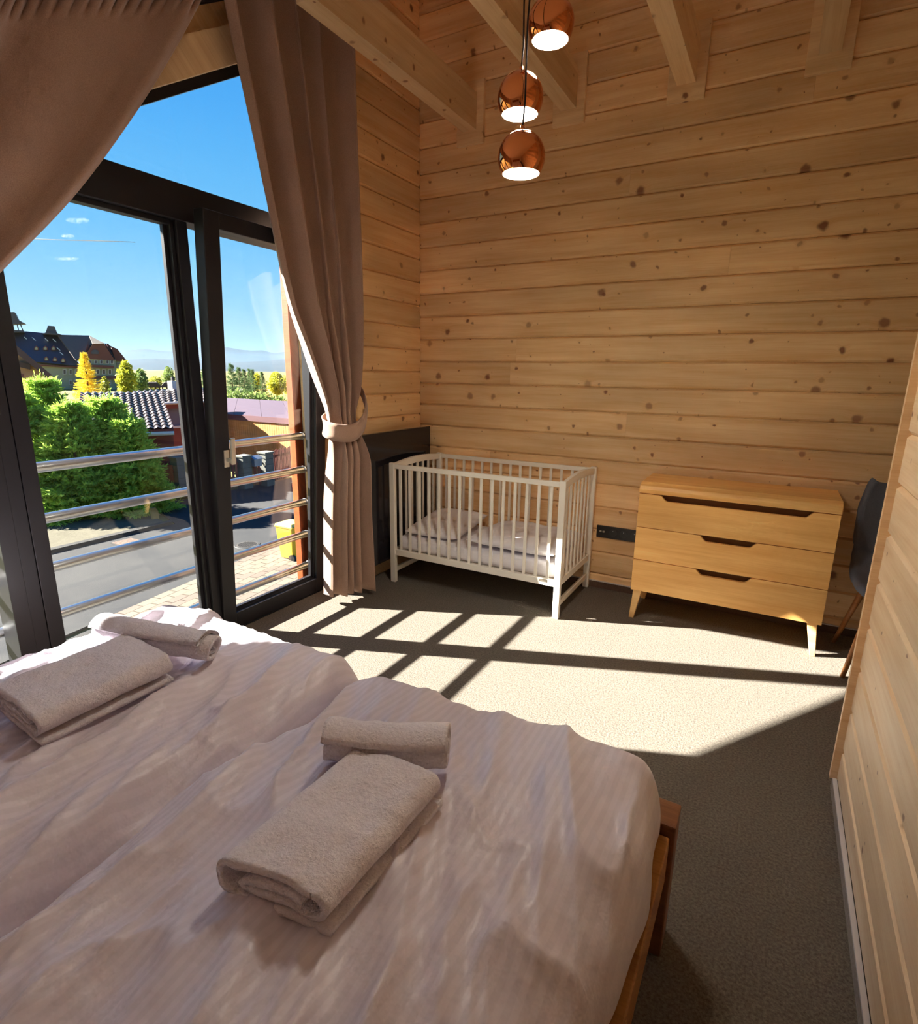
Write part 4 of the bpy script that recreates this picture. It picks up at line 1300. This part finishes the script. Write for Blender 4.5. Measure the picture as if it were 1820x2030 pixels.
if nrm.dot(CAM - E0) < 0: nrm = -nrm
MB().prism([E0 - wdir * .1 + nrm * 0.03, E1 + nrm * 0.03, E1 + nrm * 0.08, E0 - wdir * .1 + nrm * 0.08], (0, 0, -0.2), (0, 0, 0.06)).build('fascia', FASC, shed, fix=True)
Lw = (E1 - E0).length
MB().prism([E0, E1, T1, T0], (0, 0, G - E0.z), (0, 0, -0.03)).build('wall', SHEDW, shed, fix=True)
bb = MB()
nb = int(Lw / 0.14)
for i in range(nb):
    a = E0 + wdir * (i * Lw / nb + 0.006); b_ = E0 + wdir * ((i + 1) * Lw / nb - 0.006)
    bb.prism([a, b_, b_ + nrm * 0.025, a + nrm * 0.025], (0, 0, G - E0.z), (0, 0, -0.02))
tag(bb.build('wall_boards', SHEDW, shed, fix=True), kind='stuff')

# ---------------------------------------------------------------- tiled house
TILE = plain('brown_roof_tile', lin(54, 40, 38), 0.4, var=0.12, vscale=2.0)
GREYW = plain('grey_render', lin(100, 98, 108), 0.9, var=0.08, vscale=1.5)
REDW = plain('dark_red_boards', lin(110, 50, 46), 0.8, var=0.1)
WHITE = plain('white_trim', lin(190, 188, 184), 0.6)
hs = at(260, 850, 26)
house = empty('tiled_house', (hs.x, hs.y, G)); tag(house, 'small house with brown tiled roof behind the spruces', 'house')
tile_me = MB()
def tprof(x): return 0.035 * math.cos(2 * math.pi * x / 0.30)
def tile_fn(u, v): return (u * 0.31, v * 0.40, tprof(u * 0.31) + 0.02 + (1 - v) * 0.035)
tile_me.grid(tile_fn, 6, 1)
tm = tile_me.mesh('roof_tile', smooth=False); tm.materials.append(TILE)
def tiled(A, B, Cc, ncol, nrow, parent):
    """A ridge left, B ridge right, Cc eave right; lays tiles row by row on that slope"""
    ex = (B - A).normalized(); dn = (Cc - B); dn = dn - ex * dn.dot(ex)
    Lr, Ld = (B - A).length, dn.length
    ey = -dn.normalized(); ez = ex.cross(ey)
    if ez.z < 0: ex = -ex; ez = -ez; A, B = B, A
    M = Matrix((ex, ey, ez)).transposed().to_4x4()
    MB().prism([A, B, B + dn, A + dn], tuple(ez * -0.25), tuple(ez * -0.01)).build('roof_deck', REDW, parent, fix=True)
    o0 = wloc(parent)
    for r in range(nrow):
        for c in range(ncol):
            P_ = A + ex * (c * Lr / ncol) - ey * ((r + 1) * Ld / nrow)
            o = link('roof_tile', tm, None, parent)
            s1, s2 = Lr / ncol / 0.30, Ld / nrow / 0.37
            o.matrix_local = Matrix.Translation(P_ - o0) @ M @ Matrix.Diagonal((s1, s2, 1, 1))
    return dn
rA, rB, eB = at(160, 779, 28), at(318, 778, 28), at(343, 850, 22.5)
dnA = tiled(rA, rB, eB, 12, 14, house)
wa, wb_ = rA + dnA + Vector((0, 0, -0.15)), rB + dnA + Vector((0, 0, -0.15))
back = Vector((ray(260, 850).x, ray(260, 850).y, 0)).normalized()
MB().prism([wa + back * 0.6, wb_ + back * 0.6, wb_ + back * 5, wa + back * 5], (0, 0, G - wa.z), (0, 0, 0)).build('wall', REDW, house, fix=True)
MB().tube([wa - Vector((0, 0, 0.0)) - back * 0.05, wb_ - back * 0.05], 0.07, 8).build('gutter', WHITE, house)
rC, rD, eD = at(264, 776, 31.5), at(411, 770, 31.5), at(405, 796, 29)
dnC = tiled(rC, rD, eD, 13, 6, house)
wc, wd_ = rC + dnC, rD + dnC
e_ = (wd_ - wc).normalized()
s_ = wc + e_ * 0.9
MB().prism([s_ + back * 0.3, wd_ + back * 0.3, wd_ + back * 3, s_ + back * 3], (0, 0, -1.05), (0, 0, 0.0)).build('upper_wall', GREYW, house, fix=True)
MB().prism([s_ + back * 0.25, s_ + e_ * 0.5 + back * 0.25, s_ + e_ * 0.5 + back * 0.6, s_ + back * 0.6], (0, 0, -1.04), (0, 0, 0.0)).build('white_panel', WHITE, house, fix=True)
MB().prism([s_ + back * 0.2, wd_ + back * 0.2, wd_ + back * 3, s_ + back * 3], (0, 0, -1.15), (0, 0, -1.05)).build('ledge', WHITE, house, fix=True)
MB().prism([s_ + back * 0.3, wd_ + back * 0.3, wd_ + back * 3, s_ + back * 3], (0, 0, G - wc.z), (0, 0, -1.15)).build('lower_wall', REDW, house, fix=True)
MB().tube([wc - back * 0.05, wd_ - back * 0.05], 0.06, 8).build('gutter', WHITE, house)
cp = at(345, 778, 31.8)
MB().box((cp.x - 0.18, cp.y - 0.18, cp.z - 0.6), (cp.x + 0.18, cp.y + 0.18, at(345, 755, 31.8).z)).build('chimney', WHITE, house)
MB().box((cp.x - 0.06, cp.y - 0.06, at(345, 755, 31.8).z), (cp.x + 0.06, cp.y + 0.06, at(345, 747, 31.8).z)).build('chimney_pot', IRON2, house)

# ---------------------------------------------------------------- fence, gate, letter box
PICK = plain('red_brown_picket', lin(122, 62, 50), 0.8, var=0.12)
CONC = plain('concrete_block', lin(98, 98, 90), 0.9, var=0.12, vscale=3)
def pillar(u, v, vt, label):
    b_ = gp(u, v); D = math.hypot(b_.x - CAM.x, b_.y - CAM.y)
    h = at(u, vt, D).z - G
    e = empty('gate_pillar', (b_.x, b_.y, G)); tag(e, label, 'pillar', 'concrete block pillars of the fence')
    n = max(4, round(h / 0.22))
    for i in range(n):
        MB().box((b_.x - 0.2, b_.y - 0.2, G + i * h / n + 0.006), (b_.x + 0.2, b_.y + 0.2, G + (i + 1) * h / n - 0.004)).build('block', CONC, e)
    MB().box((b_.x - 0.18, b_.y - 0.18, G), (b_.x + 0.18, b_.y + 0.18, G + h - 0.02)).build('core', KERB, e)
    MB().box((b_.x - 0.24, b_.y - 0.24, G + h), (b_.x + 0.24, b_.y + 0.24, G + h + 0.06)).build('cap', CONC, e)
    return b_, h
pA, hA = pillar(274, 988, 928, 'concrete pillar left of the red gate, against the spruces')
pB, hB = pillar(361, 984, 908, 'concrete pillar just left of the window mullion')
pC, hC = pillar(487, 968, 905, 'concrete pillar left of the letter box')
pD, hD = pillar(531, 962, 898, 'concrete pillar right of the letter box')
def panel(A, B, h, label, name, wmul=0.62, step=0.12):
    e = empty(name, (A.x, A.y, G)); tag(e, label, 'gate' if 'gate' in name else 'fence', 'red-brown picket fences')
    d = (B - A); L_ = d.length; d.normalize(); n_ = Vector((-d.y, d.x, 0))
    k_ = max(3, int(L_ / step))
    for i in range(k_):
        a = A + d * (i * L_ / k_); b_ = a + d * (L_ / k_ * wmul)
        a.z = b_.z = 0
        hh = h + 0.03 * math.sin(i * 2.1)
        MB().prism([a, b_, b_ + n_ * 0.025, a + n_ * 0.025], (0, 0, G + 0.10), (0, 0, G + hh)).build('picket', PICK, e, fix=True)
    for zz in (0.3, 0.8):
        a, b_ = A.copy(), B.copy(); a.z = b_.z = 0
        MB().prism([a + n_ * 0.03, b_ + n_ * 0.03, b_ + n_ * 0.07, a + n_ * 0.07], (0, 0, G + h * zz), (0, 0, G + h * zz + 0.08)).build('cross_bar', PICK, e, fix=True)
panel(pA + Vector((0.1, 0.25, 0)), pB + Vector((0, -0.25, 0)), 1.15, 'solid red board gate between two concrete pillars', 'wooden_gate', 0.97, 0.12)
panel(pB + Vector((0, 0.25, 0)), pC + Vector((0, -0.25, 0)), 1.2, 'picket fence between the mullion and the letter box pillars', 'picket_fence')
panel(pC + Vector((0, 0.25, 0)), pD + Vector((0, -0.25, 0)), 1.15, 'picket gate under the letter box', 'picket_gate')
panel(pD + Vector((0, 0.25, 0)), Vector((pD.x - 1.5, pD.y + 6, 0)), 1.35, 'picket fence running right towards the orange post', 'picket_fence')
LBX = plain('grey_blue_metal', lin(120, 132, 150), 0.4, 0.5)
lb = pC.lerp(pD, 0.45); lb = Vector((lb.x + 0.12, lb.y, G + 0.85))
le = empty('letter_box', lb); tag(le, 'grey blue metal letter box on the picket gate', 'letter box')
MB().box((lb.x - 0.05, lb.y - 0.18, lb.z), (lb.x + 0.12, lb.y + 0.18, lb.z + 0.28)).build('box', LBX, le)
MB().prism([Vector((lb.x - 0.08, 0, lb.z + 0.38)), Vector((lb.x + 0.18, 0, lb.z + 0.27)), Vector((lb.x + 0.18, 0, lb.z + 0.29)), Vector((lb.x - 0.08, 0, lb.z + 0.41))], (0, lb.y - 0.22, 0), (0, lb.y + 0.22, 0)).build('lid', LBX, le, fix=True)

# ---------------------------------------------------------------- house at the left
TANW = plain('tan_render', lin(160, 130, 108), 0.9, var=0.05)
DROOF = plain('dark_roof', lin(62, 50, 52), 0.7, var=0.1)
lh0 = at(60, 760, 40)
lh = empty('gabled_house', (lh0.x, lh0.y, G)); tag(lh, 'tan rendered gable house with dark roof at the left window post', 'house')
aw = Vector((ray(60, 760).x, ray(60, 760).y, 0)).normalized()
def hp(poly, D): return [at(u, v, D) for u, v in poly]
w_ = hp([(-60, 610), (98, 752), (98, 800), (-60, 800)], 40)
w_[2].z = w_[3].z = G
MB().prism(w_, (0, 0, 0), tuple(aw * 7)).build('wall', TANW, lh, fix=True)
MB().prism(hp([(-80, 590), (108, 748), (108, 760), (-80, 612)], 39.2), (0, 0, 0), tuple(aw * 8.5)).build('roof', DROOF, lh, fix=True)
MB().prism(hp([(36, 716), (60, 722), (60, 733), (36, 727)], 39.6), (0, 0, 0), tuple(aw * 0.5)).build('roof_strut', DROOF, lh, fix=True)
w2 = hp([(38, 740), (47, 742), (47, 775), (38, 775)], 39.9)
MB().prism(w2, (0, 0, 0), tuple(aw * 0.2)).build('shutter', FASC, lh, fix=True)

# ---------------------------------------------------------------- hotel far behind
HROOF = plain('slate_roof', lin(58, 62, 72), 0.6, var=0.08)
HROOF2 = plain('brown_grey_roof', lin(88, 80, 74), 0.8, var=0.08)  # brownish grey, lighter than the main roof
HBROWN = plain('brown_gable_boards', lin(104, 62, 54), 0.8, var=0.08)
HWALL = plain('cream_render', lin(150, 152, 126), 0.9, var=0.05)
HWIN = plain('dark_window', lin(58, 54, 60), 0.2)
hb = at(150, 780, 150)
hot = empty('hotel', (hb.x, hb.y, G)); tag(hot, 'large half-timbered hotel with steep dark roofs on the left horizon', 'building')
ah = Vector((ray(150, 720).x, ray(150, 720).y, 0)).normalized()
def hpart(name, poly, D, depth, mat, base=False):
    pts = hp(poly, D)
    if base:
        zz = min(p_.z for p_ in pts)
        for p_ in pts:
            if p_.z < zz + 0.01: p_.z = G
    return MB().prism(pts, (0, 0, 0), tuple(ah * depth)).build(name, mat, hot, fix=True)
hpart('wall', [(20, 705), (162, 722), (162, 795), (20, 795)], 150.6, 9, HWALL)
hpart('wall', [(158, 708), (229, 713), (229, 795), (158, 795)], 148.5, 9, HWALL)
hpart('wall', [(229, 714), (249, 717), (249, 795), (229, 795)], 150.5, 8, HWALL)
def roofp(name, poly, D0, D1, mat, vs_split):
    """slope leaning back: lower points at D0, upper points at D1"""
    pts = [at(u, v, D1 if v < vs_split else D0) for u, v in poly]
    return MB().prism(pts, (0, 0, 0), tuple(ah * 0.8 + Vector((0, 0, -0.3)))).build(name, mat, hot, fix=True)
roofp('roof', [(0, 652), (26, 655), (115, 663), (160, 726), (62, 716), (0, 708)], 149.5, 156, HROOF, 690)
roofp('roof', [(114, 663.5), (177, 665), (184, 681), (166, 711), (150, 713)], 148, 153, HROOF2, 690)
hpart('gable', [(184, 681), (206, 681), (228, 715), (165, 710.5)], 148.2, 5, HBROWN)
roofp('roof', [(177, 665), (207, 680.5), (184, 681.5)], 147.9, 151, HROOF2, 670)
roofp('roof', [(206, 680.5), (215, 681), (222, 692), (229, 715)], 148.6, 151, HROOF2, 690)
hpart('gable', [(211, 682), (233, 692), (253, 717), (227, 715)], 150, 5, HBROWN)
hpart('balcony', [(160, 722), (226, 725), (226, 730), (160, 727)], 147.4, 1, HBROWN)
hpart('balcony', [(160, 745), (236, 746), (236, 751), (160, 750)], 147.4, 1, HBROWN)
hpart('eave_band', [(70, 722), (162, 727), (162, 730), (70, 725)], 149.9, 1, HBROWN)
def hwin(u, v, w, h, D):
    f_ = hpart('window', [(u - w / 2, v - h / 2), (u + w / 2, v - h / 2), (u + w / 2, v + h / 2), (u - w / 2, v + h / 2)], D, 0.3, WHITE)
    MB().prism(hp([(u - w * .28, v - h * .36), (u + w * .28, v - h * .36), (u + w * .28, v + h * .36), (u - w * .28, v + h * .36)], D - 0.12), (0, 0, 0), tuple(ah * 0.15)).build('pane', HWIN, f_, fix=True)
for i, u in enumerate((168, 178, 190, 201, 213, 222)): hwin(u, 717.5, 6.5, 8, 148.3)
for u in (128, 140, 152): hwin(u, 737, 7.5, 11, 150.3)
for u in (170, 194, 206, 218): hwin(u, 737, 7.5, 11, 148.3)
for u in (234, 243): hwin(u, 721, 5, 6, 150.3)
for u in (240,): hwin(u, 738, 6, 9, 150.3)
for u in (140, 150): hwin(u, 758, 7, 10, 150.3)
for u in (196, 217): hwin(u, 758, 7, 9, 148.3)
SKYL = plain('roof_window', lin(190, 206, 220), 0.15)
def on_roof(u, v, D): return at(u, v, D)
for (u, v) in ((51, 671), (67, 672), (92, 673.5), (108, 675), (116, 692), (122, 701)):
    D = 149.5 + 6.5 * (722 - v) / 66 - 0.35
    MB().prism(hp([(u - 4, v - 3), (u - 2, v - 3), (u + 4.5, v + 3), (u + 2.5, v + 3)], D), (0, 0, 0), tuple(ah * 0.3)).build('roof_window', SKYL, hot, fix=True)
for (u, v) in ((72, 690), (90, 690), (106, 690), (92, 711), (109, 712), (125, 714)):
    D = 149.5 + 6.5 * (722 - v) / 66 - 0.8
    d_ = hpart('dormer', [(u - 4.5, v + 4), (u - 4.5, v - 1), (u, v - 5), (u + 4.5, v - 1), (u + 4.5, v + 4)], D, 1.6, HBROWN)
    MB().prism(hp([(u - 2.6, v + 3.4), (u - 2.6, v), (u, v - 2.4), (u + 2.6, v), (u + 2.6, v + 3.4)], D - 0.1), (0, 0, 0), tuple(ah * 0.2)).build('pane', HWALL, d_, fix=True)
MB().prism(hp([(181, 702), (181, 697), (184.5, 693.5), (192, 693.5), (196, 697), (196, 702)], 148.0), (0, 0, 0), tuple(ah * 0.4)).build('gable_window', HWIN, hot, fix=True)
hpart('ridge_turret', [(90, 661), (95, 645.5), (108, 646.5), (114, 662)], 153, 2.5, HROOF)
hpart('turret_skirt', [(84, 662), (92, 658.5), (112, 660), (124, 664.5)], 152.5, 3.5, HROOF)
hpart('tower_roof', [(14, 619), (29, 619), (36, 634), (50, 641.5), (4, 643)], 152, 4, HROOF)
for a_, c_ in (((25, 643), (28, 657)), ((34, 643), (37, 657)), ((40, 642), (46, 657)), ((12, 643), (12, 656))):
    hpart('tower_post', [(a_[0] - 1, a_[1]), (a_[0] + 1, a_[1]), (c_[0] + 1, c_[1]), (c_[0] - 1, c_[1])], 152.5, 0.6, HROOF)
hpart('tower_rail', [(8, 654), (46, 655), (48, 659), (6, 659)], 152.3, 3.5, HROOF)
# small dark pavilions on the plain
for (u, lbl) in ((303, 'left of the two dark roofed pavilions on the plain'), (335, 'right of the two dark roofed pavilions on the plain')):
    pb_ = at(u, 775, 90); e = empty('pavilion', (pb_.x, pb_.y, G)); tag(e, lbl, 'pavilion', 'garden pavilions')
    a_ = Vector((ray(u, 770).x, ray(u, 770).y, 0)).normalized()
    MB().prism(hp([(u - 18, 768), (u - 9, 758), (u + 8, 758), (u + 18, 768)], 90), (0, 0, 0), tuple(a_ * 3)).build('roof', DROOF, e, fix=True)
    for du_ in (-13, -4, 5, 13):
        p0, p1 = at(u + du_, 768, 90.4), at(u + du_, 768, 90.4); p0.z = G
        MB().tube([p0, p1], 0.09, 6).build('pavilion_post', DROOF, e)

# ---------------------------------------------------------------- mountains and haze
HILL = ground_mat('wooded_hills', lin(26, 36, 40), lin(44, 48, 48), 0.0012, 0)
def profile(tab, u):
    for (a, va), (b, vb) in zip(tab, tab[1:]):
        if a <= u <= b:
            t = (u - a) / (b - a); t = t * t * (3 - 2 * t); return va + (vb - va) * t
    return tab[0][1] if u < tab[0][0] else tab[-1][1]
def mountains(tab, D, back_, label, seed, jit):
    vs_, fs = [], []
    N, K = 150, 14
    u0, u1 = -700, 1000
    for i in range(N + 1):
        u = u0 + (u1 - u0) * i / N
        for j in range(K + 1):
            q = j / K
            f = 1 - (1 - q) ** 1.7 if q <= 1 else 1
            dd = D + back_ * (q - 1)
            crest = at(u, profile(tab, u), D)
            base_ = at(u, 735, dd); base_.z = G - 2
            h = (crest.z - G) * (q ** 1.25) * (1 + jit * nz(u * 0.03 + seed, q * 4))
            vs_.append((base_.x, base_.y, G - 2 + h))
    for i in range(N):
        for j in range(K):
            a = i * (K + 1) + j
            fs.append((a, a + 1, a + K + 2, a + K + 1))
    o = MB().add(vs_, fs).build('mountain_range', HILL, smooth=True)
    return tag(o, label, kind='structure')
mountains([(-700, 690), (120, 705), (247, 696), (287, 691.5), (348, 697), (396, 689), (450, 688.5), (494, 694.5), (521, 694), (545, 699), (566, 697), (640, 694), (1000, 690)], 7600, 2300, 'pale hazy mountain range on the horizon', 1.0, 0.05)
mountains([(-700, 716), (250, 713), (300, 711), (360, 712), (400, 714), (470, 718), (520, 715), (570, 712), (640, 714), (1000, 716)], 4600, 1200, 'lower blue wooded foothills in front of the mountain range', 4.0, 0.10)
hz, hnt, hpb, hout = new_mat('valley_haze')
hnt.nodes.remove(hpb)
vsn = hnt.nodes.new('ShaderNodeVolumeScatter')
vsn.inputs['Color'].default_value = (0.38, 0.66, 1.0, 1)
vsn.inputs['Density'].default_value = 0.00004
vsn.inputs['Anisotropy'].default_value = 0.0
hnt.links.new(vsn.outputs[0], hout.inputs['Volume'])
hzo = MB().box((-8600, -3500, G - 30), (-330, 8800, 170)).build('valley_haze', hz)
tag(hzo, 'blue autumn haze filling the valley before the mountains', 'haze', kind='stuff')

# ---------------------------------------------------------------- contrail and wisps high in the sky
WISP, wnt, wpb, wout = new_mat('thin_cloud')
wk = NT(wnt)
wnt.nodes.remove(wpb)
wtl = wk.n('ShaderNodeBsdfTranslucent'); wtl.inputs[0].default_value = (0.5, 0.52, 0.54, 1)
wdf = wk.n('ShaderNodeBsdfDiffuse'); wdf.inputs[0].default_value = (0.5, 0.52, 0.54, 1)
wad = wk.n('ShaderNodeMixShader'); wnt.links.new(wtl.outputs[0], wad.inputs[1]); wnt.links.new(wdf.outputs[0], wad.inputs[2])
wtr = wk.n('ShaderNodeBsdfTransparent'); wmx = wk.n('ShaderNodeMixShader')
wf = wk.n('ShaderNodeLayerWeight'); wf.inputs[0].default_value = 0.35
wnz = wk.noise(wk.n('ShaderNodeTexCoord').outputs['Object'], 0.05, 5, 0.7)
wk.set(wmx.inputs[0], wk.math('MULTIPLY', wk.math('POWER', wk.math('SUBTRACT', 1.0, wf.outputs['Facing']), 1.5), wk.range(wnz, 0.42, 0.72, 0.0, 0.28)))
wnt.links.new(wtr.outputs[0], wmx.inputs[1]); wnt.links.new(wad.outputs[0], wmx.inputs[2]); wnt.links.new(wmx.outputs[0], wout.inputs[0])
CONT, cnt_, cpb, cout = new_mat('contrail_ice'); ck = NT(cnt_); cnt_.nodes.remove(cpb)
ctl = ck.n('ShaderNodeBsdfTranslucent'); ctl.inputs[0].default_value = (0.45, 0.46, 0.47, 1)
cdf = ck.n('ShaderNodeBsdfDiffuse'); cdf.inputs[0].default_value = (0.45, 0.46, 0.47, 1)
cmx = ck.n('ShaderNodeMixShader'); cnt_.links.new(ctl.outputs[0], cmx.inputs[1]); cnt_.links.new(cdf.outputs[0], cmx.inputs[2]); cnt_.links.new(cmx.outputs[0], cout.inputs[0])
ct = MB().tube([at(62, 473.5, 4000), at(130, 476, 4000), at(200, 477.5, 4000), at(268, 480, 4000)], [1.6, 2.4, 2.6, 2.0], 8).build('contrail', CONT, smooth=True)
tag(ct, 'thin white aircraft contrail above the hotel', 'contrail')
for (u0, u1, v0, hgt, lbl) in ((130, 178, 437, 7, 'small wispy cloud above the contrail'), (108, 158, 513, 5, 'small wispy cloud below the contrail'), (120, 148, 468, 5, 'tiny wisp of cloud just above the contrail line')):
    c_ = at((u0 + u1) / 2, v0, 4200); ra_ = (at(u1, v0, 4200) - at(u0, v0, 4200)) / 2; up_ = Vector((0, 0, (at(u0, v0 - hgt, 4200) - at(u0, v0, 4200)).z)); dp_ = Vector((-ra_.y, ra_.x, 0)) * 0.6
    cw = MB()
    cw.grid(lambda u, v: tuple(c_ + ra_ * (math.cos(2 * math.pi * u) * math.sin(math.pi * v)) + dp_ * (math.sin(2 * math.pi * u) * math.sin(math.pi * v)) + up_ * math.cos(math.pi * v)), 32, 16)
    tag(cw.build('cloud_wisp', WISP, smooth=True), lbl, 'cloud', 'small clouds over the hotel')
